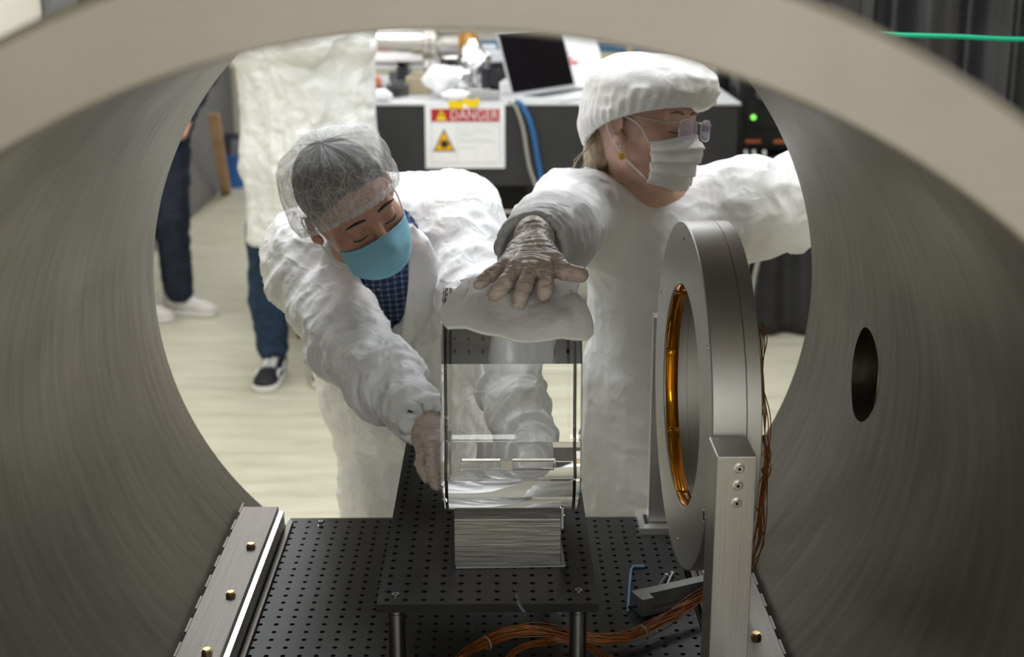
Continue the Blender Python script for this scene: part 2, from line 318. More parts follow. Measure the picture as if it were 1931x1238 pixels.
# ------------------------------------------------------------------ value noise and implicit surfaces (bodies, clothes, gloves, shoes)
def vnoise(x, y, z, seed=0):
    xi, yi, zi = np.floor(x).astype(np.int64), np.floor(y).astype(np.int64), np.floor(z).astype(np.int64)
    fx, fy, fz = x - xi, y - yi, z - zi
    fx, fy, fz = [t * t * t * (t * (t * 6 - 15) + 10) for t in (fx, fy, fz)]
    def h(a, b, c):
        n = (a * 374761393 + b * 668265263 + c * 2147483647 + seed * 974711) & 0xffffffff
        n = ((n ^ (n >> 13)) * 1274126177) & 0xffffffff
        return ((n ^ (n >> 16)) & 0xffff) / 32767.5 - 1
    r = 0
    for a in (0, 1):
        for b in (0, 1):
            for c in (0, 1):
                r = r + h(xi + a, yi + b, zi + c) * (fx if a else 1 - fx) * (fy if b else 1 - fy) * (fz if c else 1 - fz)
    return r
class SDF:
    def __init__(s): s.p = []
    def cone(s, a, b, r1, r2=None, k=0.02, op='u'):
        a, b = np.array(a, float), np.array(b, float); r2 = r1 if r2 is None else r2; m = max(r1, r2)
        def f(X, Y, Z):
            d = b - a; L = max(d @ d, 1e-12)
            t = np.clip(((X - a[0]) * d[0] + (Y - a[1]) * d[1] + (Z - a[2]) * d[2]) / L, 0, 1)
            return np.sqrt((X - a[0] - t * d[0]) ** 2 + (Y - a[1] - t * d[1]) ** 2 + (Z - a[2] - t * d[2]) ** 2) - (r1 + (r2 - r1) * t)
        s.p.append((f, np.minimum(a, b) - m, np.maximum(a, b) + m, k, op)); return s
    def chain(s, pts, rs, k=0.02, k0=None):
        for i in range(len(pts) - 1): s.cone(pts[i], pts[i + 1], rs[i], rs[i + 1], (k0 if (k0 is not None and i == 0) else k))
        return s
    def ell(s, c, r, k=0.02, op='u', rot=None):
        c, r = np.array(c, float), np.array(r, float); M = np.eye(3) if rot is None else np.array(rot, float)
        def f(X, Y, Z):
            x, y, z = X - c[0], Y - c[1], Z - c[2]
            q = [M[0, i] * x + M[1, i] * y + M[2, i] * z for i in range(3)]
            k0 = np.sqrt((q[0] / r[0]) ** 2 + (q[1] / r[1]) ** 2 + (q[2] / r[2]) ** 2)
            k1 = np.sqrt((q[0] / r[0] ** 2) ** 2 + (q[1] / r[1] ** 2) ** 2 + (q[2] / r[2] ** 2) ** 2) + 1e-9
            return k0 * (k0 - 1) / k1
        e = np.abs(M) @ r
        s.p.append((f, c - e, c + e, k, op)); return s
    def fn(s, f, lo, hi, k=0.01, op='u'):
        s.p.append((f, np.array(lo, float), np.array(hi, float), k, op)); return s
    def mesh(s, h, lo=None, hi=None):
        us = [p for p in s.p if p[4] == 'u']
        lo = np.min([p[1] for p in us], 0) - 3 * h - 0.004 if lo is None else np.array(lo, float)
        hi = np.max([p[2] for p in us], 0) + 3 * h + 0.004 if hi is None else np.array(hi, float)
        n = np.ceil((hi - lo) / h).astype(int) + 1
        ax = [(lo[i] + h * np.arange(n[i])).astype(np.float32) for i in range(3)]
        D = np.full(n, 1.0, np.float32)
        for f, a, b, k, op in s.p:
            m = k + 3 * h + 0.012
            i0 = np.clip(np.floor((a - m - lo) / h).astype(int), 0, n); i1 = np.clip(np.ceil((b + m - lo) / h).astype(int) + 1, 0, n)
            if np.any(i1 <= i0): continue
            sl = tuple(slice(i0[i], i1[i]) for i in range(3))
            d = f(ax[0][sl[0]][:, None, None], ax[1][sl[1]][None, :, None], ax[2][sl[2]][None, None, :]).astype(np.float32)
            o = D[sl]
            if op == 'u':
                q = np.clip(0.5 + 0.5 * (o - d) / k, 0, 1); D[sl] = o * (1 - q) + d * q - k * q * (1 - q)
            else:
                d = -d; q = np.clip(0.5 - 0.5 * (o - d) / k, 0, 1); D[sl] = o * (1 - q) + d * q + k * q * (1 - q)
        S = D < 0
        c = np.zeros(np.array(D.shape) - 1, np.int8); off = [(i, j, l) for i in (0, 1) for j in (0, 1) for l in (0, 1)]
        for i, j, l in off: c += S[i:c.shape[0] + i, j:c.shape[1] + j, l:c.shape[2] + l]
        act = (c > 0) & (c < 8); idx = np.argwhere(act); vid = np.full(c.shape, -1, np.int32); vid[act] = np.arange(len(idx))
        vals = np.stack([D[idx[:, 0] + i, idx[:, 1] + j, idx[:, 2] + l] for i, j, l in off], 1)
        pos = np.zeros((len(idx), 3)); cnt = np.zeros(len(idx)); O = np.array(off, float)
        for a in range(8):
            for b in range(a + 1, 8):
                if abs(O[a] - O[b]).sum() != 1: continue
                va, vb = vals[:, a], vals[:, b]; m = (va < 0) != (vb < 0); t = np.where(m, va / np.where(m, va - vb, 1), 0)
                pos += m[:, None] * (O[a] + (O[b] - O[a]) * t[:, None]); cnt += m
        V = lo + h * (idx + pos / cnt[:, None]); Q = []
        for axis in range(3):
            sh = [slice(None)] * 3; s2 = [slice(None)] * 3; sh[axis] = slice(0, -1); s2[axis] = slice(1, None)
            A, B = S[tuple(sh)], S[tuple(s2)]; e = np.argwhere(A != B)
            o1, o2 = [(1, 2), (2, 0), (0, 1)][axis]
            e = e[(e[:, o1] > 0) & (e[:, o2] > 0) & (e[:, o1] < c.shape[o1]) & (e[:, o2] < c.shape[o2])]
            if not len(e): continue
            ins = A[e[:, 0], e[:, 1], e[:, 2]]; q = []
            for d1, d2 in ((-1, -1), (0, -1), (0, 0), (-1, 0)):
                z = e.copy(); z[:, o1] += d1; z[:, o2] += d2; q.append(vid[z[:, 0], z[:, 1], z[:, 2]])
            q = np.stack(q, 1); q[~ins] = q[~ins][:, ::-1]; Q.append(q)
        return V, np.concatenate(Q)
def np_mesh(name, V, Q):
    me = bpy.data.meshes.new(name); me.vertices.add(len(V)); me.vertices.foreach_set('co', V.astype(np.float32).ravel())
    me.loops.add(Q.size); me.loops.foreach_set('vertex_index', Q.astype(np.int32).ravel())
    me.polygons.add(len(Q)); me.polygons.foreach_set('loop_start', np.arange(0, Q.size, 4, dtype=np.int32)); me.polygons.foreach_set('loop_total', np.full(len(Q), 4, np.int32))
    me.update(calc_edges=True); me.validate(); me.shade_smooth(); return me
def normals(V, Q):
    n = np.cross(V[Q[:, 2]] - V[Q[:, 0]], V[Q[:, 3]] - V[Q[:, 1]]); N = np.zeros_like(V)
    for i in range(4): np.add.at(N, Q[:, i], n)
    return N / (np.linalg.norm(N, axis=1, keepdims=True) + 1e-12)
def relax(V, Q, it=2, w=0.5):
    for _ in range(it):
        S_ = np.zeros_like(V); C_ = np.zeros(len(V))
        for i in range(4):
            np.add.at(S_, Q[:, i], V[Q[:, (i + 1) % 4]]); np.add.at(C_, Q[:, i], 1)
        V = V * (1 - w) + w * S_ / np.maximum(C_, 1)[:, None]
    return V
def folds(V, Q, bones, seed=0, fine=0.0017):
    """cloth folds: bones = (a, b, reach, amp, along_freq, across_freq)"""
    N = normals(V, Q); D = np.zeros(len(V)); W = np.zeros(len(V)) + 1e-6
    for i, (a, b, reach, amp, fa, fc) in enumerate(bones):
        a, b = np.array(a, float), np.array(b, float); d = b - a; L = np.linalg.norm(d); d = d / L
        t = (V - a) @ d; pr = V - a - np.outer(t, d); dist = np.linalg.norm(V - a - np.outer(np.clip(t, 0, L), d), axis=1)
        x, y, _ = frame(d); u, v = pr @ np.array(x), pr @ np.array(y)
        wv = 0.9 * vnoise(V[:, 0] * 7, V[:, 1] * 7, V[:, 2] * 7, seed + 50 + i)
        n1 = 1 - 2 * np.abs(vnoise(t * fa + wv, u * fc + wv * 0.4, v * fc, seed + i))
        n2 = 1 - 2 * np.abs(vnoise(t * fa * 2.1 + wv * 1.5, u * fc * 2.1, v * fc * 2.1 + wv, seed + 9 + i))
        ww = np.exp(-(dist / reach) ** 2) + 1e-6
        D += ww * amp * (n1 * 0.7 + n2 * 0.4); W += ww
    D = D / W
    for fq, am in ((21, 1.7), (46, 1.0)):
        D += fine * am * (1 - 2 * np.abs(vnoise(V[:, 0] * fq, V[:, 1] * fq, V[:, 2] * fq, seed + 77)))
    return V + N * D[:, None]
# ================================================================== THE ROOM
XL, XR, YN, YB, ZC = -2.0, 3.0, -6.0, 10.7, 3.0
def struct(name, mb, mat, **k): return tag(mb.build(name, mat, **k), kind='structure')
WALLM = sm('beige_wall', (0.62, 0.58, 0.48), 0.8, noise=(3, 0.03)); GREYP = sm('grey_partition', (0.16, 0.16, 0.165), 0.65, noise=(4, 0.1))
struct('floor', MB().box((XL - .1, YN - .1, -0.1), (XR + .1, YB + .1, 0)), mat_floor())
struct('ceiling', MB().box((XL - .1, YN - .1, ZC), (XR + .1, YB + .1, ZC + .1)), sm('ceiling_white', (0.8, 0.8, 0.78), 0.9))
struct('wall_back', MB().box((XL - .1, YB, 0), (XR + .1, YB + .1, ZC)), WALLM)
struct('wall_near', MB().box((XL - .1, YN - .1, 0), (XR + .1, YN, ZC)), sm('white_wall', (0.78, 0.77, 0.74), .8))
struct('wall_left', MB().box((XL - .1, YN, 0), (XL, YB, ZC)), WALLM)
struct('wall_right', MB().box((XR, YN, 0), (XR + .1, YB, ZC)), WALLM)
for i, (x, y, wy) in enumerate(LAMPS):
    t = thing('ceiling_light', f'recessed white ceiling light panel {wy}', 'ceiling light', (x, y, ZC), 'recessed ceiling light panels')
    m = MB()
    for a, b in (((-.32, -.62), (.32, -.6)), ((-.32, .6), (.32, .62)), ((-.32, -.6), (-.3, .6)), ((.3, -.6), (.32, .6))): m.box((x + a[0], y + a[1], ZC - .03), (x + b[0], y + b[1], ZC - .002))
    m.build('frame', WHITE, t)
    MB().add([(x - .3, y - .6, ZC - .02), (x - .3, y + .6, ZC - .02), (x + .3, y + .6, ZC - .02), (x + .3, y - .6, ZC - .02)], [(0, 1, 2, 3)]).build('diffuser', emis('lamp_diffuser', (0.945, 0.972, 1.0), LAMP), t)

# ================================================================== VACUUM CHAMBER (bore along Y)
AX, AZ, BR = -0.030, 1.097, 0.602
Y0, Y1 = 0.93, 2.50
ch = thing('vacuum_chamber', 'large brushed stainless steel cylindrical chamber open at both ends, framing the view', 'vacuum chamber', (AX, 1.7, 0))
mw = MB().lathe([(BR, 0), (BR, Y1 - Y0), (BR + .013, Y1 - Y0), (BR + .013, 0)], (0, Y0, 0), (0, 1, 0), 160, closed=True)
wall = mw.build('chamber_wall', STEEL, None)
# side port, centred where the photo shows it on the right wall
d = ray(1632, 706); ox, oz = -AX, CAM[2] - AZ
qa = d[0] ** 2 + d[2] ** 2; qb = d[0] * ox + d[2] * oz; qc = ox * ox + oz * oz - BR * BR
tp = (-qb + math.sqrt(qb * qb - qa * qc)) / qa; pp = CAM + d * tp
port = Vector((pp[0] - AX, pp[1], pp[2] - AZ)); pdir = Vector((port.x, 0, port.z)).normalized(); PRAD = 0.074
cut = MB().cyl(port - pdir * .1, port + pdir * .1, PRAD, 64).build('cutter', None)
bo = wall.modifiers.new('b', 'BOOLEAN'); bo.operation = 'DIFFERENCE'; bo.solver = 'EXACT'; bo.object = cut
dg = bpy.context.evaluated_depsgraph_get(); me = bpy.data.meshes.new_from_object(wall.evaluated_get(dg))
wall.modifiers.clear(); wall.data = me; bpy.data.objects.remove(cut)
me.shade_smooth(); me.set_sharp_from_angle(angle=math.radians(30))
wall.parent = ch; wall.matrix_parent_inverse = Matrix.Translation(ch.location).inverted(); wall.location = (AX, 0, AZ)
PW = port + Vector((AX, 0, AZ))
STEEL2 = sm('dark_port_steel', (0.45, 0.40, 0.33), 0.33, 1.0, noise=(20, 0.1))
MB().lathe([(PRAD, -0.002), (PRAD, .13), (PRAD - .014, .13), (PRAD - .014, .15), (PRAD + .02, .15), (PRAD + .02, .012), (PRAD + .006, .012)], PW, pdir, 64).build('port_tube', STEEL2, ch, auto=35)
MB().lathe([(PRAD - .006, .15), (.004, .15), (.004, .156), (PRAD - .004, .156)], PW, pdir, 48).build('port_blank', STEEL2, ch)
FI, FO = 0.567, 0.627
MB().lathe([(FI + .002, 0), (FO - .006, 0), (FO, .006), (FO, .06), (BR + .014, .06), (BR + .012, .062), (BR - .001, .062), (FI, .056), (FI, .002)], (AX, 0.87, AZ), (0, 1, 0), 160, closed=True).build('near_flange', FLANGE, ch, auto=30)
MB().lathe([(BR + .012, 0), (BR + .075, 0), (BR + .075, .055), (BR + .012, .055)], (AX, Y1 - .058, AZ), (0, 1, 0), 128, closed=True).build('far_flange', FLANGE, ch, auto=30)
for y in (1.15, 2.15):
    m = MB(); poly = []
    for i in range(25):
        a = math.radians(-150 + 120 * i / 24); poly.append((AX + (BR + .0125) * math.cos(a), y, AZ + (BR + .0125) * math.sin(a)))
    m.prism(poly + [(AX + .5, y, 0), (AX - .5, y, 0)], (0, .05, 0)); m.build('saddle', FLANGE, ch)

# rails bolted along both sides of the bore
for sgn, side in ((-1, 'left'), (1, 'right')):
    def X(o): return AX + sgn * o
    def bx(m, o0, y0, z0, o1, y1, z1): return m.box((min(X(o0), X(o1)), y0, z0), (max(X(o0), X(o1)), y1, z1))
    t = thing('side_rail', f'grey steel rail with bronze bolts along the {side} side of the perforated black table', 'rail', (X(.41), 1.7, .66), 'rails beside the black table')
    bx(MB(), .378, 1.2, .697, .444, 2.405, .710).build('top_plate', RAILM, t, bevel=.0012)
    bx(MB(), .367, 1.2, .655, .3775, 2.40, .7035).build('edge_bar', BRIGHT, t, bevel=.001)
    bx(MB(), .3665 - .001, 1.2, .640, .356, 2.43, .672).build('lower_bar', RAILM, t, bevel=.0008)
    bx(MB(), .378, 1.2, .60, .44, 2.39, .6968).build('rail_web', RAILM, t)
    for k in range(16):
        y = 1.24 + k * .076
        bx(MB(), .4441, y, .698, .4475, y + .044, .7095).build('weld_tab', RAILM, t)
    for px, py in ([(473, 1026), (435, 1117), (390, 1225)] if sgn < 0 else [(1426, 1195), (1396, 1112)]):
        p = PZ(px, py, .716); b = MB()
        b.cyl((p[0], p[1], .710), (p[0], p[1], .7165), .0083, 6).cyl((p[0], p[1], .7165), (p[0], p[1], .7185), .0078, 6, r2=.0062)
        b.build('hex_bolt', BRONZE, t)

# ================================================================== PERFORATED BOARDS
def perf(name, x0, y0, nx, ny, z, th, mx, my, parent, r=0.0042, pitch=0.0254):
    """plate with nx x ny real round holes; hole (0,0) at x0,y0"""
    m = MB(); n = 8; hp = pitch / 2
    rim = [(-hp, -hp), (0, -hp), (hp, -hp), (hp, 0), (hp, hp), (0, hp), (-hp, hp), (-hp, 0)]
    V = []; F = []
    for i in range(nx):
        for j in range(ny):
            cx, cy = x0 + i * pitch, y0 + j * pitch; o = len(V)
            V += [(cx + a, cy + b, z) for a, b in rim]
            cs = [(r * math.cos(-0.75 * PI + q * PI / 4), r * math.sin(-0.75 * PI + q * PI / 4)) for q in range(8)]
            V += [(cx + a, cy + b, z) for a, b in cs] + [(cx + a, cy + b, z - .0105) for a, b in cs]
            for q in range(8):
                p = (q + 1) % 8; F.append((o + q, o + p, o + 8 + p, o + 8 + q)); F.append((o + 8 + q, o + 8 + p, o + 16 + p, o + 16 + q))
            F.append(tuple(o + 16 + q for q in range(8)))
    m.add(V, F)
    ax0, ay0, ax1, ay1 = x0 - hp, y0 - hp, x0 + (nx - .5) * pitch, y0 + (ny - .5) * pitch
    bx0, by0, bx1, by1 = ax0 - mx, ay0 - my, ax1 + mx, ay1 + my
    m.add([(bx0, by0, z), (bx1, by0, z), (bx1, by1, z), (bx0, by1, z), (ax0, ay0, z), (ax1, ay0, z), (ax1, ay1, z), (ax0, ay1, z)], [(0, 1, 5, 4), (1, 2, 6, 5), (2, 3, 7, 6), (3, 0, 4, 7)])
    m.add([(bx0, by0, z), (bx1, by0, z), (bx1, by1, z), (bx0, by1, z), (bx0, by0, z - th), (bx1, by0, z - th), (bx1, by1, z - th), (bx0, by1, z - th)], [(0, 4, 5, 1), (1, 5, 6, 2), (2, 6, 7, 3), (3, 7, 4, 0), (4, 7, 6, 5)])
    return m, (bx0, by0, bx1, by1)
TZ, BZ = 0.665, 0.833
t = thing('perforated_table', 'large black anodised optical breadboard filling the chamber floor', 'optical table', (AX, 1.9, TZ - .03))
m, _ = perf('t', -0.3825, 1.32, 28, 45, TZ, .025, .0, .006, t)
m.build('perforated_plate', BOARD, t)
for y in (1.4, 2.3):
    MB().box((-.385, y, TZ - .055), (.325, y + .05, TZ - .0252)).build('crossbeam', RAILM, t)
rb = thing('raised_breadboard', 'small black breadboard raised on steel posts under the glass cylinder', 'breadboard', (-.018, 2.1, TZ))
m, (bx0, by0, bx1, by1) = perf('b', -.018 - 5.5 * .0254, 1.765 + .0135, 12, 28, BZ, .0127, .0006, .0008, rb)
m.build('perforated_plate', BOARD, rb)
for x, y in ((-.146, 1.792), (.1085, 1.792), (-.146, 2.44), (.1085, 2.44)):
    pm = MB().lathe([(0, 0), (.0125, 0), (.0125, .006), (.0118, .0065), (.0118, .012), (.0125, .0125), (.0125, BZ - .0127 - TZ - .012), (.0115, BZ - .0127 - TZ - .0115), (.0115, BZ - .0127 - TZ), (0, BZ - .0127 - TZ)], (x, y, TZ), (0, 0, 1), 32)
    pm.build('post', POSTM, rb, auto=30)
def cap_screw(x, y, z, parent, r=.0045, h=.0015, name='cap_screw', axis=(0, 0, 1)):
    a = Vector((x, y, z)); ax = Vector(axis).normalized()
    s = MB().lathe([(r * 1.0, 0), (r, h * .8), (r * .92, h), (r * .52, h), (r * .5, -h * .2), (0, -h * .2)], a, ax, 20).build(name, CHROME, parent, auto=30)
    MB().lathe([(r * .5, 0), (0, 0)], a + ax * (h * .1), ax, 6).build('socket', DARK, s)
    return s
for px, py in ((746, 1121), (1091, 1113)):
    p = PZ(px, py, BZ); cap_screw(p[0], p[1], BZ, rb, .0052, .0018)

# ================================================================== CRADLE, GLASS OPTIC
cx0, cx1, cyf = -.067, .088, 1.884
cb = thing('optic_cradle', 'scratched aluminium block cradling the underside of the glass cylinder', 'cradle', (.01, OY, BZ))
def crad(y): return OZ - math.sqrt(max((OR + .0006) ** 2 - (y - OY) ** 2, 0))
prof = [(cyf, BZ + .0022), (cyf, .9075), (1.898, .9195)] + [(y, crad(y)) for y in np.linspace(1.9005, 2 * OY - 1.9005, 25)] + [(2 * OY - 1.898, .9195), (2 * OY - cyf, .9075), (2 * OY - cyf, BZ + .0022)]
BLOCKM = mat_brushed('scratched_aluminium', (0.30, 0.29, 0.275), 0.36, (16, 30, 260), 0.25, .0010, (0, .12, 0))
MB().prism([(cx0, y, z) for y, z in prof], (cx1 - cx0, 0, 0)).build('block', BLOCKM, cb, bevel=.0008)
MB().box((cx0 - .001, cyf - .004, BZ + .0002), (cx1 + .004, 2 * OY - cyf + .004, BZ + .0018), rz=math.radians(1.6)).build('liner_sheet', sm('grey_liner_film', (0.36, 0.37, 0.39), .35), cb)
for y in (1.91, 2.05):
    pl = MB().box((cx1 + .0003, y - .012, .886), (cx1 + .0045, y + .012, .928)).build('side_clip', BRIGHT, cb, bevel=.0006)
    cap_screw(cx1 + .0045, y, .903, cb, .0035, .0018, axis=(1, 0, 0))
MB().cyl((cx0 - .001, 1.93, .893), (cx0 + .001, 1.93, .893), .003, 16).build('side_screw', CHROME, cb)
GX0, GX1 = -.083, .114; FL = .1435; TILT = math.radians(4.5)
og = thing('glass_optic', 'large clear glass cylinder lying on its side on the aluminium block', 'optic', (.015, OY, .9))
GLASS = mat_glass('fused_silica')
cha = .0025; rings = []
def gl_ring(x, r, fl):
    out = []
    N = 144
    for i in range(N):
        a = 2 * PI * i / N; y, z = r * math.cos(a), r * math.sin(a)
        y = max(-fl, min(fl, y)); out.append((x, OY + y * math.cos(TILT) + z * math.sin(TILT), OZ + z * math.cos(TILT) - y * math.sin(TILT)))
    return out
m = MB(); N = 144
rg = [gl_ring(GX0, OR - cha, FL - cha), gl_ring(GX0 + cha, OR, FL), gl_ring(GX1 - cha, OR, FL), gl_ring(GX1, OR - cha, FL - cha)]
m.add(sum(rg, []), [tuple(range(N))[::-1], tuple(range(3 * N, 4 * N))] + [(k * N + i, k * N + (i + 1) % N, (k + 1) * N + (i + 1) % N, (k + 1) * N + i) for k in range(3) for i in range(N)])
m.build('glass_body', GLASS, og, auto=12)
# fused glass ear on the front flat
def tl(x, y, z): return (x, OY + y * math.cos(TILT) + z * math.sin(TILT), OZ + z * math.cos(TILT) - y * math.sin(TILT))
def tbox(m, x0, x1, y0, y1, z0, z1):
    return m.prism([tl(x0, y0, z0), tl(x0, y1, z0), tl(x0, y1, z1), tl(x0, y0, z1)], (x1 - x0, 0, 0))
tbox(MB(), -.055, .077, -FL - .012, -FL - .0001, -.066, -.052).build('glass_ear', GLASS, og, bevel=.0012)
tbox(MB(), .000, .017, -FL - .0125, -FL - .0002, -.0665, -.0515).build('ear_clip', sm('frosted_clip', (0.62, 0.58, 0.5), .4), og, bevel=.001)

# wipe draped over the top of the glass
front = [(833, 612), (850, 628), (880, 628), (905, 636), (940, 640), (965, 645), (1000, 649), (1030, 648), (1060, 642), (1090, 645), (1117, 640)]
fp = [PC(x, y, OR + .006) for x, y in front]
fx = [p[0] for p in fp]; fa = [math.atan2(p[2] - OZ, -(p[1] - OY)) for p in fp]   # angle above the horizontal, measured from the near side
WX0, WX1 = fx[0] - .001, fx[-1] + .002
def wipe(u, v):
    xa, xb = WX0 + .034 * v ** .8, WX1 - .020 * v ** 1.5 + .004 * math.sin(v * 7); x = xa + (xb - xa) * u
    a0 = np.interp(x, fx, fa) + .10 * (max(0, .07 - u) / .07) ** 2 + .06 * (max(0, u - .94) / .06) ** 2; a1 = math.radians(118) - .22 * u + .1 * math.sin(u * 9)
    vv = v; a = a0 + (a1 - a0) * vv
    r = OR + .0045 + .0045 * math.sin(u * 9 + v * 5) * math.sin(v * 5 + u * 3) + .003 * math.sin(u * 4 - v * 9) + .004 * (1 - v) ** 3 * (1 + math.sin(u * 21)) * .6
    r += .006 * math.exp(-((u - .27 - .18 * (1 - v)) / .05) ** 2) * v
    r += float(.004 * vnoise(np.array([u * 9.]), np.array([v * 6.]), np.array([0.5]), 5)[0])
    r = max(r + .004, OR + .0028)
    over = max(0, x - GX1 + .004, GX0 + .004 - x)
    xx = x - (.35 * over if x > 0 else -.2 * over) + .006 * math.sin(v * 8 + 1) * (1 if u > .9 or u < .08 else 0) * (u - .5) * 2
    y, z = OY - r * math.cos(a), OZ + r * math.sin(a) - over * .35
    return (xx, y, z)
MB().grid(wipe, 70, 44).build('cleaning_wipe', sm('soft_wipe', (0.88, 0.855, 0.83), .85, bump=(22, .006)), None, smooth=True, solid=.0022)
tag(bpy.data.objects['cleaning_wipe'], 'soft white cleaning wipe pressed over the top of the glass cylinder', 'cloth')
# ================================================================== ANNULAR MOUNT (ring, posts, amber liner)
RC = np.array([.270, 2.0, 1.058]); RR, RH = .260, .167; RYAW = math.radians(2.0)
rg_ = thing('annular_mount', 'upright satin aluminium ring with amber lined bore on a tall bolted post', 'ring mount', (.31, 2.0, TZ))
rd = Vector((math.cos(RYAW), math.sin(RYAW), 0)); rc = Vector(RC)
T1, T2 = .046, .067
MB().lathe([(RH + .0015, 0), (RR - .0015, 0), (RR, .0015), (RR, T1 - .0006), (RR - .001, T1), (RH + .05, T1), (RH + .05, .0235), (RH, .0235), (RH, .0015)], rc, rd, 160, closed=True).build('front_ring', ALUR, rg_, auto=30)
MB().lathe([(RH + .05, T1 + .0004), (RR - .001, T1 + .0004), (RR, T1 + .001), (RR, T2 - .0015), (RR - .0015, T2), (RH + .05, T2)], rc, rd, 160, closed=True).build('rear_ring', ALUR, rg_, auto=30)
AMB, nt, b = newmat('amber_film')
b.inputs['Base Color'].default_value = (0.72, 0.27, 0.015, 1); b.inputs['Metallic'].default_value = 0.85; b.inputs['Roughness'].default_value = 0.13
co = coords(nt); n = nd(nt, 'ShaderNodeTexNoise', Scale=22.0, Detail=1.0); nt.links.new(co, n.inputs['Vector'])
bp = nd(nt, 'ShaderNodeBump', Strength=0.35, Distance=0.006); nt.links.new(n.outputs[0], bp.inputs['Height']); nt.links.new(bp.outputs[0], b.inputs['Normal'])
for i in range(8):          # the liner is eight overlapping sheets of film
    m = MB(); a0, a1 = 2 * PI * i / 8 + .1, 2 * PI * (i + 1) / 8 + .14
    ux, uy, uz = frame(rd)
    def film(u, v):
        a = a0 + (a1 - a0) * u; r = RH - .0006 - .0011 * u; 
        return rc + (ux * math.cos(a) + uy * math.sin(a)) * r + rd * (.003 + .020 * v)
    m.grid(film, 14, 2).build('film_sheet', AMB, rg_, smooth=True, solid=.0004)
nface = -rd
def on_face(a, r): return rc + (frame(rd)[0] * math.cos(a) + frame(rd)[1] * math.sin(a)) * r
for px, py, rs in ((1290, 453, .0042), (1247, 550, .0025), (1335, 655, .0028), (1245, 800, .0028), (1328, 972, .0075), (1278, 1014, .002)):
    d = Vector(ray(px, py)); tt = (rc - Vector(CAM)).dot(rd) / d.dot(rd); p = Vector(CAM) + d * tt
    MB().lathe([(rs * 1.25, 0.0), (rs * 1.2, .0007), (rs, .0007), (rs * .9, -.0002), (0, -.0002)], p, nface, 20).build('face_screw', POSTM, rg_, auto=30)
    MB().cyl(p, p + nface * .0003, rs * .85, 16).build('screw_recess', DARK, rg_)
# near post and its three bolts
px0, px1, pyf, pyb, pzt = .2735, .324, 1.660, 1.7335, 1.088
MB().box((px0, pyf, TZ + .012), (px1, pyb, pzt)).build('front_post', ALUV, rg_, bevel=.0012)
MB().box((px0 - .03, pyf - .06, TZ), (px1 + .02, pyb + .03, TZ + .0118)).build('front_foot', ALU, rg_, bevel=.001)
for px, py in ((1394, 882), (1391, 914), (1389, 947)):
    p = P(px, py, pyf)
    s = MB().lathe([(.0068, 0), (.0068, .0012), (.0062, .0014), (.0045, .0014)], (p[0], pyf, p[2]), (0, -1, 0), 24).build('washer', POSTM, rg_, auto=30)
    cap_screw(p[0], pyf - .0014, p[2], rg_, .0046, .003, axis=(0, -1, 0))
# far post with a slotted foot
fx0 = P(1228, 800, 2.40)[0]
MB().box((fx0, 2.402, TZ + .0125), (fx0 + .05, 2.432, 1.07)).build('rear_post', ALUV, rg_, bevel=.001)
MB().box((fx0 + .012, 2.245, 1.02), (fx0 + .042, 2.4018, 1.065)).build('rear_arm', ALUV, rg_, bevel=.001)
m = MB(); f0 = fx0 - .018
m.box((f0, 2.44, TZ), (f0 + .09, 2.466, TZ + .012)).box((f0, 2.374, TZ), (f0 + .09, 2.394, TZ + .012)).box((f0, 2.394, TZ), (f0 + .011, 2.44, TZ + .012)).box((f0 + .018, 2.394, TZ), (f0 + .09, 2.44, TZ + .012))
m.build('slotted_foot', ALU, rg_)

# ------------------------------------------------------------------ wires
def strands(path, n, spread, r, seed, tw=3.0):
    rr = random.Random(seed); m = MB(); pts = spline(path, 10); N = len(pts)
    for k in range(n):
        ph, rad = rr.uniform(0, 2 * PI), spread * math.sqrt(rr.random()); w1, w2 = rr.uniform(1, tw), rr.uniform(.5, 2)
        out = []
        for i, p in enumerate(pts):
            s = i / (N - 1); d = pts[min(i + 1, N - 1)] - pts[max(i - 1, 0)]
            x, y, _ = frame(d); a = ph + w1 * s * 2.2; q = rad * (.75 + .5 * math.sin(w2 * s * 9 + ph))
            z = Vector(p) + x * math.cos(a) * q + y * math.sin(a) * q * .8
            out.append(z)
        m.tube(out, r, 5)
    return m
wz = TZ + .018
tb = thing('copper_wire_bundle', 'bundle of orange copper wires lying across the black table beneath the ring', 'wires', (.1, 1.95, TZ))
mainp = [PZ(868, 1246, wz), PZ(900, 1222, wz), PZ(950, 1197, wz + .006), PZ(1010, 1187, wz + .01), PZ(1075, 1198, wz + .006), PZ(1140, 1207, wz), PZ(1200, 1196, wz), PZ(1262, 1163, wz + .006), PZ(1310, 1132, wz + .016), PZ(1345, 1112, wz + .025)]
strands(mainp, 34, .011, .00085, 3).build('wire_strands', COPPER, tb, smooth=True).__setitem__('kind', 'stuff')
low = [PZ(950, 1250, wz), PZ(985, 1222, wz), PZ(1040, 1206, wz), PZ(1100, 1215, wz), PZ(1160, 1250, wz)]
strands(low, 16, .007, .00085, 5).build('wire_strands', COPPER, tb, smooth=True).__setitem__('kind', 'stuff')
for q in (14, 62):
    p = spline(mainp, 10)[q]; p2 = spline(mainp, 10)[q + 1]; dd = Vector(p2) - Vector(p)
    MB().lathe([(.0105, -.002), (.0115, 0), (.0105, .002)], p, dd, 18).build('lacing_tie', sm('lacing_cord', (0.22, 0.14, 0.06), .6), tb, smooth=True, solid=.001)
wb = thing('ring_wire_harness', 'thin copper wires hanging down the back edge of the aluminium ring', 'wires', (.36, 2.0, .8))
xr = RC[0] + T2
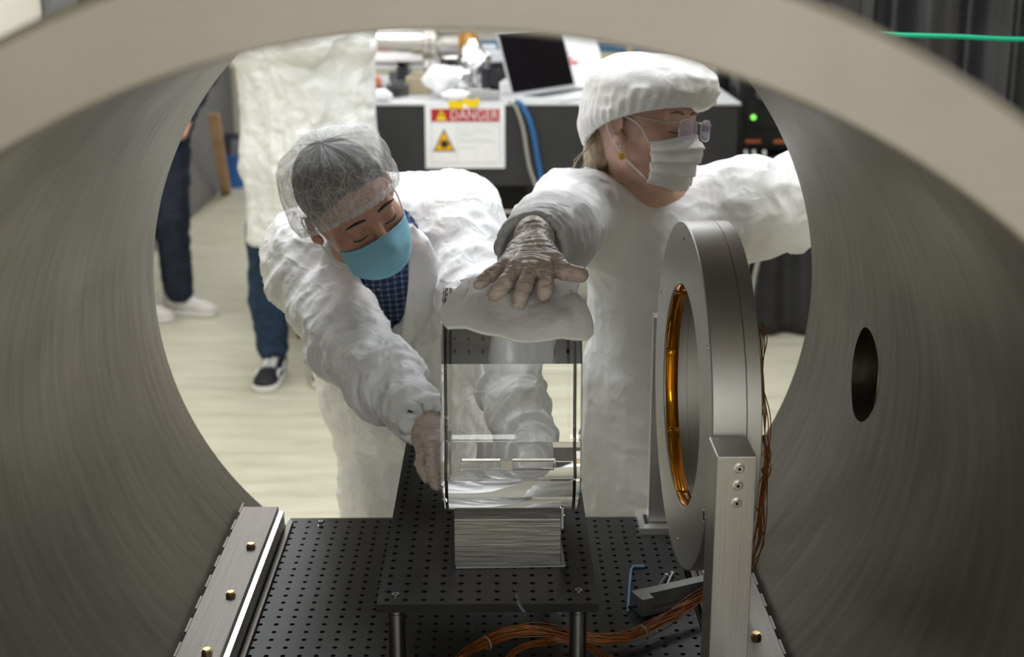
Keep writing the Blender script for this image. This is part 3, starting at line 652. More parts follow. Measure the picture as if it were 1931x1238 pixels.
hp = [(1432, 612, 2.0), (1436, 660, 1.98), (1438, 720, 1.96), (1443, 790, 1.95), (1444, 860, 1.94), (1437, 930, 1.95), (1430, 1000, 1.97), (1415, 1070, 2.0)]
strands([P(*q) for q in hp], 5, .009, .0009, 8).build('wire_strands', COPPER, wb, smooth=True).__setitem__('kind', 'stuff')
hq = [(1441, 820, 1.97), (1447, 870, 1.95), (1440, 900, 1.95), (1432, 960, 1.96), (1434, 1010, 1.97), (1420, 1050, 2.0), (1412, 1075, 2.02)]
strands([P(*q) for q in hq], 12, .008, .0009, 9).build('wire_strands', COPPER, wb, smooth=True).__setitem__('kind', 'stuff')
for lp in ([(1434, 615, 1.99), (1446, 635, 1.97), (1443, 660, 1.97), (1434, 690, 1.98)], [(1437, 725, 1.97), (1452, 780, 1.95), (1452, 830, 1.95), (1440, 875, 1.96)], [(1440, 850, 1.95), (1454, 880, 1.94), (1445, 905, 1.94), (1436, 900, 1.95)]):
    MB().tube(spline([P(*q) for q in lp], 8), .0009, 5).build('loose_wire', COPPER, wb, smooth=True)
p = P(1435, 690, 1.975); MB().cyl((p[0], p[1], p[2] - .003), (p[0], p[1], p[2] + .003), .003, 10).build('tie_knot', BLACK, wb)

# ------------------------------------------------------------------ small things on the table
hz = TZ + .0026
hk = [PZ(1184, 1150, hz), PZ(1187, 1110, hz), PZ(1190, 1076, hz), PZ(1192, 1070, hz), PZ(1197, 1067, hz), PZ(1215, 1067, hz)]
o = MB().tube(spline(hk, 4), .0024, 6).build('hex_key', sm('blue_coating', (0.16, 0.38, 0.56), .4), None)
tag(o, 'blue L-shaped hex key lying on the black table', 'hex key')
bd = thing('ball_driver', 'short black driver with a silver tip lying on the black table', 'tool', PZ(1245, 1110, TZ))
a, b_ = Vector(PZ(1228, 1128, TZ + .005)), Vector(PZ(1257, 1086, TZ + .005))
MB().cyl(a, b_, .0035, 12).build('shaft', BLACK, bd, smooth=False)
e = (b_ - a).normalized(); MB().lathe([(0, -.004), (.0048, -.003), (.0052, .001), (.0035, .005), (0, .006)], b_, e, 16).build('tip', CHROME, bd, smooth=True)
sc = thing('loose_screw', 'loose silver cap screw beside the black driver', 'screw', PZ(1252, 1098, TZ))
a2, b2 = Vector(PZ(1250, 1102, TZ + .0045)), Vector(PZ(1259, 1083, TZ + .0045)); a2 += Vector((.007, 0, 0)); b2 += Vector((.007, 0, 0))
MB().cyl(a2, b2, .0024, 12).build('thread', CHROME, sc); MB().cyl(b2, b2 + (b2 - a2).normalized() * .006, .0044, 16).build('head', CHROME, sc)
bk = thing('channel_bracket', 'dark grey machined bracket with a pocket lying under the copper wires', 'bracket', PZ(1260, 1150, TZ))
A, B = Vector(PZ(1207, 1160, TZ)), Vector(PZ(1345, 1128, TZ)); ux = (B - A).normalized(); uy = Vector((-ux.y, ux.x, 0)); up = Vector((0, 0, 1)); L = (B - A).length
GREYA = sm('grey_anodised', (0.22, 0.22, 0.215), .4, .6, noise=(60, .08))
m = MB()
def obx(l0, l1, w0, w1, z0, z1):
    vs = [A + ux * l + uy * w_ + up * z for z in (z0, z1) for l, w_ in ((l0, w0), (l1, w0), (l1, w1), (l0, w1))]
    m.add(vs, [(3, 2, 1, 0), (4, 5, 6, 7), (0, 1, 5, 4), (1, 2, 6, 5), (2, 3, 7, 6), (3, 0, 4, 7)])
obx(0, L, .010, .030, 0, .030); obx(0, .022, -.006, .010, 0, .030); obx(.022, L, -.006, .010, 0, .006)
m.build('bracket_body', GREYA, bk)
MB().cyl(A + ux * -.014 + uy * .012 + up * .012, A + ux * 0 + uy * .012 + up * .012, .0032, 12).build('set_screw', BLACK, bk)
ls = thing('table_screw', 'single socket screw standing in the far left of the black table', 'screw', PZ(605, 990, TZ))
p = PZ(605, 990, TZ); MB().lathe([(.0058, 0), (.0058, .0012), (.0042, .0014), (.0042, .0085), (.0038, .009), (.0022, .009), (.0022, .006), (0, .006)], (p[0], p[1], TZ), (0, 0, 1), 20).build('head', CHROME, ls, auto=30)
MB().cyl((p[0], p[1], TZ + .0061), (p[0], p[1], TZ + .0063), .0021, 6).build('socket', DARK, ls)
# ================================================================== FAR BENCH AND WHAT STANDS ON IT
KZ, KY = 1.05, 5.9
bn = thing('far_bench', 'long black-sided optical bench behind the workers with a pale steel top', 'bench', (.1, 6.4, 0))
SKIRT = sm('bench_skirt_black', (0.022, 0.022, 0.024), .5, noise=(12, .15))
MB().box((-1.0, KY, .70), (1.0, 7.1, KZ - .012)).build('bench_core', SKIRT, bn, bevel=.004)
MB().box((-1.01, KY - .008, KZ - .012), (1.01, 7.11, KZ)).build('bench_top', sm('bench_top_steel', (0.60, 0.60, 0.61), .35, .5, noise=(25, .05)), bn, bevel=.003)
for x in (-.9, .12, .85):
    for y in (6.0, 6.9): MB().box((x, y, 0), (x + .1, y + .1, .6995)).build('leg', BLACK, bn, bevel=.004)
for y in (6.0, 6.9): MB().box((-.8, y + .02, .40), (.85, y + .08, .55)).build('crossbeam', BLACK, bn)
# warning sign taped to the bench side
sp0, sp1 = P(803, 317, KY - .01), P(952, 197, KY - .01)
sx, sz, sw, sh_ = sp0[0], sp0[2], sp1[0] - sp0[0], sp1[2] - sp0[2]
sg = thing('warning_sign', 'white laser warning sign with red DANGER header taped on the black bench', 'sign', (sx + sw / 2, KY - .012, sz))
SY = KY - .0115
MB().box((sx, SY, sz), (sx + sw, SY + .0025, sz + sh_)).build('sign_sheet', PAPER, sg)
def sq(u0, v0, u1, v1, dep): return MB().box((sx + sw * u0, SY - dep, sz + sh_ * v0), (sx + sw * u1, SY - dep + .0006, sz + sh_ * v1))
sq(.075, .735, .935, .935, .0008).build('header_band', sm('sign_red', (0.44, 0.012, 0.016), .5), sg)
sq(.075, .08, .94, .725, .0007).build('panel_border', sm('print_grey', (0.55, 0.55, 0.55), .6), sg)
for a in ((.083, .09, .39, .715), (.398, .09, .932, .715)): sq(*a, .0010).build('text_panel', PAPER, sg)
def tri(cx, cz, w_, h_, dep, mat, name):
    MB().prism([(sx + sw * (cx - w_ / 2), SY - dep, sz + sh_ * cz), (sx + sw * (cx + w_ / 2), SY - dep, sz + sh_ * cz), (sx + sw * cx, SY - dep, sz + sh_ * (cz + h_))], (0, .0005, 0)).build(name, mat, sg)
YEL = sm('sign_yellow', (0.85, 0.62, 0.01), .5); AMBY = sm('sign_amber', (0.85, 0.44, 0.005), .5); INK = sm('print_black', (0.01, 0.01, 0.01), .6)
tri(.205, .755, .13, .17, .0014, YEL, 'alert_triangle'); tri(.235, .265, .285, .36, .0016, INK, 'hazard_triangle_edge'); tri(.235, .285, .235, .30, .0022, AMBY, 'hazard_triangle')
sq(.197, .80, .213, .87, .002).build('alert_mark', INK, sg)
star = []
for i in range(32):
    a = 2 * PI * i / 32; r = .013 if i % 2 else .022
    star.append((sx + sw * .238 + r * math.cos(a), SY - .0027, sz + sh_ * .385 + r * math.sin(a)))
MB().prism(star, (0, .0004, 0)).build('laser_starburst', INK, sg)
sq(.238, .378, .315, .394, .0027).build('beam_line', INK, sg)
fc = bpy.data.curves.new('danger', 'FONT'); fc.body = 'DANGER'; fc.size = .060; fc.align_x = 'CENTER'; fc.align_y = 'CENTER'; fc.space_character = 1.06; fc.offset = 0.0
fo = bpy.data.objects.new('tmp', fc); COL.objects.link(fo); dg = bpy.context.evaluated_depsgraph_get()
fm = bpy.data.meshes.new_from_object(fo.evaluated_get(dg)); bpy.data.objects.remove(fo)
fm.transform(Matrix.Translation((sx + sw * .615, SY - .0012, sz + sh_ * .835)) @ Matrix.Rotation(PI / 2, 4, 'X') @ Matrix.Diagonal((.80, 1.0, 1, 1)))
obj('danger_lettering', fm, sm('sign_white', (0.75, 0.68, 0.68), .5), sg)
for k, (u1, v) in enumerate(((.9, .665), (.85, .60), (.84, .55), (.60, .51), (.82, .45), (.90, .41), (.66, .31))):
    sq(.42, v, u1, v + .014, .0013).build('print_line', sm('print_pale', (0.6, 0.6, 0.61), .7), sg)
o = MB().grid(lambda u, v: (sx + sw * (.30 + .38 * u), SY - .003 - .004 * math.sin(u * 9), sz + sh_ * (.93 + .12 * v + .05 * u) + .004 * math.sin(u * 14)), 16, 3).build('yellow_tape', sm('yellow_tape_film', (0.9, 0.62, 0.0), .4), None, solid=.001)
tag(o, 'crumpled strip of yellow tape above the warning sign', 'tape')

# laptop, open, turned to the left
lt = thing('laptop', 'open silver laptop with a dark screen on the far bench', 'laptop', PZ(1030, 185, KZ))
h0, h1 = Vector(PZ(966, 181, KZ + .012)), Vector(PZ(1086, 163, KZ + .012))
hx = (h1 - h0); LW = hx.length; hx.normalize(); hb = Vector((-hx.y, hx.x, 0)); hb = hb if hb.y > 0 else -hb
SILV = sm('laptop_silver', (0.72, 0.72, 0.73), .35, .4)
def slab(m, o_, a, b, c, t0): # o + a,b corners, thickness vector c
    m.prism([o_, o_ + a, o_ + a + b, o_ + b], c); return m
slab(MB(), h0 - Vector((0, 0, .012)), hx * LW, -hb * .26, Vector((0, 0, .012)), 0).build('base', SILV, lt, bevel=.002)
slab(MB(), h0 + hx * .03 - hb * .03 + Vector((0, 0, .0003)), hx * (LW - .06), -hb * .10, Vector((0, 0, .0008)), 0).build('keyboard', sm('key_black', (0.03, 0.03, 0.03), .5), lt)
slab(MB(), h0 + hx * LW * .32 - hb * .15 + Vector((0, 0, .0003)), hx * LW * .36, -hb * .08, Vector((0, 0, .0005)), 0).build('trackpad', sm('pad_grey', (0.6, 0.6, 0.6), .4), lt)
su = (Vector((0, 0, 1)) * .95 + hb * .30).normalized(); sn = hx.cross(su)
if sn.y > 0: sn = -sn
slab(MB(), h0, hx * LW, su * .28, -sn * .006, 0).build('lid', SILV, lt, bevel=.002)
slab(MB(), h0 + hx * .008 + su * .012 + sn * .0004, hx * (LW - .016), su * .258, sn * .0008, 0).build('screen', sm('dark_screen', (0.006, 0.005, 0.006), .15), lt)

# cables hanging over the bench side
o = MB().tube(spline([PZ(972, 190, KZ + .0115), P(985, 200, KY - .03), P(1003, 240, KY - .03), P(1014, 300, KY - .02), P(1022, 345, KY - .02), P(1030, 390, KY - .03), P(1035, 430, KY - .03)], 8), .0105, 8).build('blue_cable', sm('blue_pvc', (0.03, 0.14, 0.36), .4), None, smooth=True)
tag(o, 'thick blue cable hanging down the black bench side', 'cable')
o = MB().tube(spline([PZ(960, 190, KZ + .0085), P(972, 200, KY - .03), P(986, 240, KY - .03), P(994, 290, KY - .03), P(1000, 320, KY - .03), P(1014, 365, KY - .03), P(1016, 420, KY - .03)], 8), .0075, 8).build('grey_cable', sm('grey_pvc', (0.36, 0.34, 0.31), .5), None, smooth=True)
tag(o, 'thin grey cable hanging left of the blue one on the bench side', 'cable')

# steel beam tube with end flange
tz_ = KZ + .20; ty = 6.55; tx0, tx1 = P(600, 110, ty)[0], P(800, 110, ty)[0]; TR = .115
TUBE = sm('polished_tube', (0.62, 0.59, 0.56), .22, 1.0)
vt = thing('steel_beam_tube', 'polished horizontal steel tube with end flange lying on the far bench', 'tube', ((tx0 + tx1) / 2, ty, KZ))
MB().cyl((tx0 - .4, ty, tz_), (tx1, ty, tz_), TR, 48).build('tube_body', TUBE, vt, auto=40)
MB().lathe([(0, 0), (TR + .03, 0), (TR + .035, .004), (TR + .035, .026), (TR + .03, .03), (TR + .03, .034), (TR + .035, .038), (TR + .035, .06), (TR + .03, .064), (0, .064)], (tx1, ty, tz_), (1, 0, 0), 48).build('end_flange', TUBE, vt, auto=30)
for k in range(10):
    a = 2 * PI * k / 10; c = Vector((tx1 + .064, ty + (TR + .018) * math.cos(a), tz_ + (TR + .018) * math.sin(a))); MB().cyl(c, c + Vector((.012, 0, 0)), .009, 6).build('flange_bolt', CHROME, vt)
MB().cyl((tx1 + .064, ty, tz_), (tx1 + .16, ty, tz_), .05, 24).build('end_nipple', TUBE, vt, auto=30)
for x in (tx0 - .2, tx1 - .12): MB().box((x, ty - .08, KZ + .0002), (x + .04, ty + .08, tz_ - TR + .012)).build('stand', BLACK, vt)

# assorted clutter on the bench
def lump(name, px, py, Y, r, mat, label, cat, seed, amp=.35, group=None):
    """crumpled item: noisy blob sitting on the bench"""
    bm = bmesh.new(); bmesh.ops.create_icosphere(bm, subdivisions=3, radius=1); V = np.array([v.co for v in bm.verts])
    n = vnoise(V[:, 0] * 1.6, V[:, 1] * 1.6, V[:, 2] * 1.6, seed) * .6 + (1 - 2 * np.abs(vnoise(V[:, 0] * 3.2, V[:, 1] * 3.2, V[:, 2] * 3.2, seed + 3))) * .4
    V = V * (1 + amp * n)[:, None] * np.array(r); c = PZ(px, py, KZ); V += np.array([c[0], c[1], 0]); V[:, 2] += KZ + .0005 - V[:, 2].min()
    for v, q in zip(bm.verts, V): v.co = q
    me = bpy.data.meshes.new(name); bm.to_mesh(me); bm.free(); o = obj(name, me, mat, None, True); return tag(o, label, cat, group)
WIPE = sm('tissue_white', (0.86, 0.86, 0.86), .8, bump=(60, .003)); FOIL = sm('crumpled_foil', (0.75, 0.75, 0.76), .22, 1.0, bump=(40, .01))
lump('crumpled_wipe', 833, 184, 6.1, (.07, .05, .06), WIPE, 'large crumpled white wipe on the bench edge above the sign', 'wipe', 2)
lump('crumpled_wipe', 858, 190, 6.0, (.055, .03, .022), WIPE, 'flat white wipe lying on the bench edge above the yellow tape', 'wipe', 5)
lump('crumpled_foil', 862, 173, 6.3, (.065, .05, .055), FOIL, 'crumpled piece of silver foil in the middle of the bench clutter', 'foil', 8, .5)
lump('crumpled_foil', 893, 163, 6.5, (.07, .05, .09), FOIL, 'taller ball of silver foil below the amber flask', 'foil', 21, .5)
lump('crumpled_wipe', 722, 191, 6.0, (.04, .022, .025), WIPE, 'small white wipe on the bench beside the red striped pouch', 'wipe', 12)
lump('striped_pouch', 700, 182, 6.05, (.05, .03, .045), sm('red_white_pouch', (0.75, 0.16, 0.10), .5, noise=(14, .9)), 'red and white pouch on the bench beside the white coat', 'pouch', 15)
def gadget(name, px, py, w_, d_, h_, rz, mat, label, cat, lens=False):
    c = PZ(px, py, KZ); t = thing(name, label, cat, (c[0], c[1], KZ))
    MB().box((c[0] - w_ / 2, c[1] - d_ / 2, KZ + .0003), (c[0] + w_ / 2, c[1] + d_ / 2, KZ + h_), rz=rz).build('body', mat, t, bevel=.006)
    MB().box((c[0] - w_ * .3, c[1] - d_ * .3, KZ + h_ + .0002), (c[0] + w_ * .3, c[1] + d_ * .3, KZ + h_ * 1.22), rz=rz).build('top_block', mat, t, bevel=.004)
    if lens: MB().cyl((c[0], c[1] - d_ / 2 - .05, KZ + h_ * .55), (c[0], c[1] - d_ / 2 + .002, KZ + h_ * .55), h_ * .36, 20).build('lens', BLACK, t)
gadget('black_camera', 938, 168, .13, .09, .10, .4, sm('camera_black', (0.012, 0.013, 0.02), .35), 'small black camera lying left of the laptop', 'camera', True)
gadget('grey_power_box', 905, 188, .16, .08, .035, .1, sm('box_grey', (0.30, 0.30, 0.29), .5), 'flat grey box on the bench between sign and laptop', 'box')
gadget('brown_tool_box', 790, 176, .11, .07, .075, -.1, sm('tan_box', (0.34, 0.28, 0.18), .5), 'tan tool box in front of the steel tube', 'box')
gadget('dark_motor', 750, 180, .09, .06, .05, .3, sm('motor_dark', (0.05, 0.05, 0.05), .4), 'dark motor unit in front of the steel tube', 'motor', True)
gadget('steel_valve', 852, 153, .10, .10, .12, .2, TUBE, 'silver valve body next to the steel tube flange', 'valve', True)
gadget('instrument_case', 922, 146, .12, .10, .13, .1, sm('case_pale', (0.55, 0.57, 0.58), .4), 'pale instrument case behind the black camera', 'case')
gadget('lens_mount', 822, 147, .06, .05, .15, .2, sm('mount_dark', (0.03, 0.03, 0.032), .4), 'tall dark lens mount right of the steel tube flange', 'lens mount', True)
gadget('cable_box', 762, 152, .14, .08, .05, 0, sm('box_mid_grey', (0.18, 0.18, 0.185), .5), 'mid grey connector box under the steel tube', 'box')
gadget('white_switch_box', 958, 176, .07, .05, .05, .1, WHITE, 'small white box at the left hinge of the laptop', 'box')
gadget('black_clamp', 880, 186, .07, .04, .03, .6, BLACK, 'black clamp lying between wipe and grey box', 'clamp')
c = PZ(884, 143, KZ)
fl = thing('amber_flask', 'amber glass flask with a pale neck behind the foil', 'flask', (c[0], c[1], KZ))
MB().lathe([(0, 0), (.045, 0), (.055, .03), (.055, .09), (.03, .13)], (c[0], c[1], KZ + .09), (0, 0, 1), 24).build('flask_body', sm('amber_glass', (0.40, 0.19, 0.02), .15), fl, smooth=True)
MB().lathe([(.032, .13), (.04, .15), (.04, .19), (0, .19)], (c[0], c[1], KZ + .09), (0, 0, 1), 24).build('neck', sm('pale_cork', (0.72, 0.55, 0.42), .6), fl, smooth=True)
MB().cyl((c[0], c[1], KZ), (c[0], c[1], KZ + .09), .05, 24).build('stand', CHROME, fl)
# document board behind the laptop
db = thing('document_board', 'white sheet with red marks leaning behind the laptop', 'board', PZ(1100, 165, KZ))
a, b_, e = Vector(PZ(1062, 166, KZ)), Vector(PZ(1143, 160, KZ)), Vector((-.05, .11, .26))
MB().prism([a, b_, b_ + e, a + e], (0, .008, 0)).build('sheet', PAPER, db)
for k, (u, v, l) in enumerate(((.12, .45, .22), (.2, .38, .25), (.15, .55, .12))):
    q = a + (b_ - a) * u + e * v + Vector((0, -.001, 0)); MB().prism([q, q + (b_ - a) * l, q + (b_ - a) * l + e * .05, q + e * .05], (0, .001, 0)).build('red_mark', sm('red_ink', (0.6, 0.08, 0.08), .6), db)
# low wall cabinet with a blue band at the far wall
wc = thing('wall_trunking', 'beige wall trunking with a blue band on the far wall', 'trunking', (.6, YB - .04, .6))
zt = P(1150, 90, YB - .04)[2]
MB().box((-.2, YB - .04, zt - .12), (1.5, YB, zt - .03)).build('trunk_cover', sm('trunk_beige', (0.62, 0.55, 0.38), .5), wc)
MB().box((-.2, YB - .05, zt - .025), (1.5, YB, zt + .05)).build('blue_band', sm('blue_band', (0.04, 0.16, 0.36), .5), wc)
for x in (.3, .62, .95): MB().box((x, YB - .06, zt - .2), (x + .05, YB - .0405, zt + .1)).build('riser', sm('trunk_beige', (0, 0, 0)), wc)

# instrument rack with lit units, right of the bench
rk = thing('instrument_rack', 'black instrument rack with small green lights behind the capped woman', 'rack', (1.35, 6.6, 0))
RX0, RX1, RY = 1.04, 1.72, 6.15
for x in (RX0, RX1 - .03):
    for y in (RY, RY + .6): MB().box((x, y, 0), (x + .03, y + .03, 1.9)).build('upright', BLACK, rk)
MB().box((RX0, RY, 1.9), (RX1, RY + .63, 1.92)).build('top', BLACK, rk); MB().box((RX0, RY + .632, .05), (RX1, RY + .64, 1.9)).build('back_panel', BLACK, rk)
UNIT = sm('unit_black', (0.015, 0.015, 0.016), .35); rr = random.Random(4); z = .82; k = 0
while z < 1.85:
    hgt = (.088, .132, .044, .176)[k % 4]
    u = MB().box((RX0 + .032, RY - .006 - .004 * (k % 2), z), (RX1 - .032, RY + .45, z + hgt - .004)).build('rack_unit', UNIT, rk, bevel=.002)
    for q in range(4):
        x = RX0 + .08 + q * .13 + rr.uniform(-.02, .02); zz = z + hgt * rr.uniform(.35, .65); yy = RY - .011
        c = rr.random()
        if c < .3: MB().cyl((x, yy - .004, zz), (x, yy, zz), .011, 12).build('green_light', emis('led_green', (0.25, 0.9, 0.12), 1.2), u)
        elif c < .55: MB().box((x - .035, yy - .002, zz - .008), (x + .035, yy, zz + .008)).build('orange_label', sm('orange_label', (0.45, 0.12, 0.04), .5), u)
        elif c < .8: MB().lathe([(.022, 0), (.02, .02), (0, .02)], (x, yy, zz), (0, -1, 0), 20).build('knob', sm('knob_grey', (0.10, 0.10, 0.10), .4), u)
        else: MB().box((x - .04, yy - .002, zz - .012), (x + .04, yy, zz + .012)).build('display', sm('display_dark', (0.03, 0.05, 0.05), .2), u)
    z += hgt; k += 1
# drape below the rack
def drape(name, x0, x1, y, z0, z1, nf, amp, mat, label, seed):
    def f(u, v):
        x = x0 + (x1 - x0) * u
        ph = u * nf * 2 * PI + .8 * math.sin(u * 5 + seed)
        return (x + .02 * math.sin(ph * .5 + v * 2), y + amp * (math.sin(ph) + .4 * math.sin(ph * 2.3 + seed)) * (.75 + .25 * v) + .02 * math.sin(v * 3 + u * 7), z1 + (z0 - z1) * v)
    o = MB().grid(f, 120, 14).build(name, mat, None, smooth=True, solid=.004); return tag(o, label, 'curtain')
drape('black_drape', 1.02, 2.3, 6.05, .005, .80, 6, .028, BLKCLOTH, 'short black drape hanging to the floor below the instrument rack', 2)
for k, dx in enumerate((0, .035, .08)):
    o = MB().tube(spline([(1.05 + dx, 5.97, .84), (1.06 + dx, 5.93, .70 - dx), (1.10 + dx, 5.93, .52 - dx), (1.04 + dx, 5.94, .36), (1.0 + dx, 5.95, .01)], 8), .009, 6).build('dangling_cable', sm('pale_cable', (0.42, 0.42, 0.38), .5), None, smooth=True)
    tag(o, ('pale cable looped at the left edge of the black drape', 'pale cable in the middle of three in front of the black drape', 'pale cable furthest right of three in front of the black drape')[k], 'cable', 'cables in front of the drape')
cz = drape('black_curtain', .80, 2.6, 3.5, .02, 2.75, 11, .045, sm('black_curtain_sheet', (0.03, 0.03, 0.032), .42, noise=(5, .3)), 'tall black curtain hanging outside the chamber at upper right', 7)
cr = thing('curtain_rail', 'thin steel rail carrying the tall black curtain', 'curtain rail', (1.7, 3.5, 2.75))
MB().cyl((.75, 3.5, 2.77), (2.65, 3.5, 2.77), .012, 12).build('rod', CHROME, cr)
for x in (.9, 2.5): MB().cyl((x, 3.5, 2.78), (x, 3.5, ZC), .008, 10).build('hanger', CHROME, cr)
a, b_ = P(1590, 63, 3.2), P(1990, 74, 3.2)
o = MB().tube(spline([a - np.array([.2, 0, -.01]), a, (a + b_) / 2, b_, b_ + np.array([.6, 0, .02])], 6), .0055, 8).build('green_cord', sm('green_cord', (0.0, 0.42, 0.22), .4), None, smooth=True)
tag(o, 'taut bright green cord in front of the black curtain', 'cord')
# grey partition, timber and blue bin at the far left
o = MB().box((XL + .01, 6.3, .01), (XL + .05, 10.35, 2.2)).build('grey_partition', GREYP, None, bevel=.004); tag(o, 'dark grey partition panel standing along the left wall', 'partition')
a, b_ = P(393, 215, 8.7), PZ(413, 366, .0); a[0] += .03; b_[0] += .05; b_[2] = .002
dd_ = Vector(b_) - Vector(a); 
o = MB().prism([Vector(a) + Vector(q) for q in ((-.035, -.02, 0), (.035, -.02, 0), (.035, .02, 0), (-.035, .02, 0))], dd_).build('timber_batten', sm('warm_timber', (0.50, 0.30, 0.17), .6, noise=(8, .2)), None, bevel=.004)
tag(o, 'pale wooden batten leaning against the grey partition', 'batten')
c = PZ(443, 350, 0); tbn = thing('blue_bin', 'small blue bin on the floor beside the white coat', 'bin', (c[0], c[1], 0))
MB().lathe([(0, 0), (.11, 0), (.14, .22), (.15, .22), (.15, .235), (.13, .235), (.1, .02), (0, .02)], (c[0], c[1], 0), (0, 0, 1), 28).build('tub', sm('blue_bin_plastic', (0.02, 0.10, 0.32), .4), tbn, auto=40)
MB().lathe([(.13, .23), (.10, .33), (.05, .37), (0, .37)], (c[0], c[1], 0), (0, 0, 1), 24).build('dark_bag', sm('bag_black', (0.02, 0.02, 0.03), .4), tbn, smooth=True)
o = MB().box((XL + .2, 10.45, 0), (XL + .42, 10.65, 2.1)).build('dark_locker', BLACK, None, bevel=.005); tag(o, 'narrow black locker in the far left corner', 'locker')
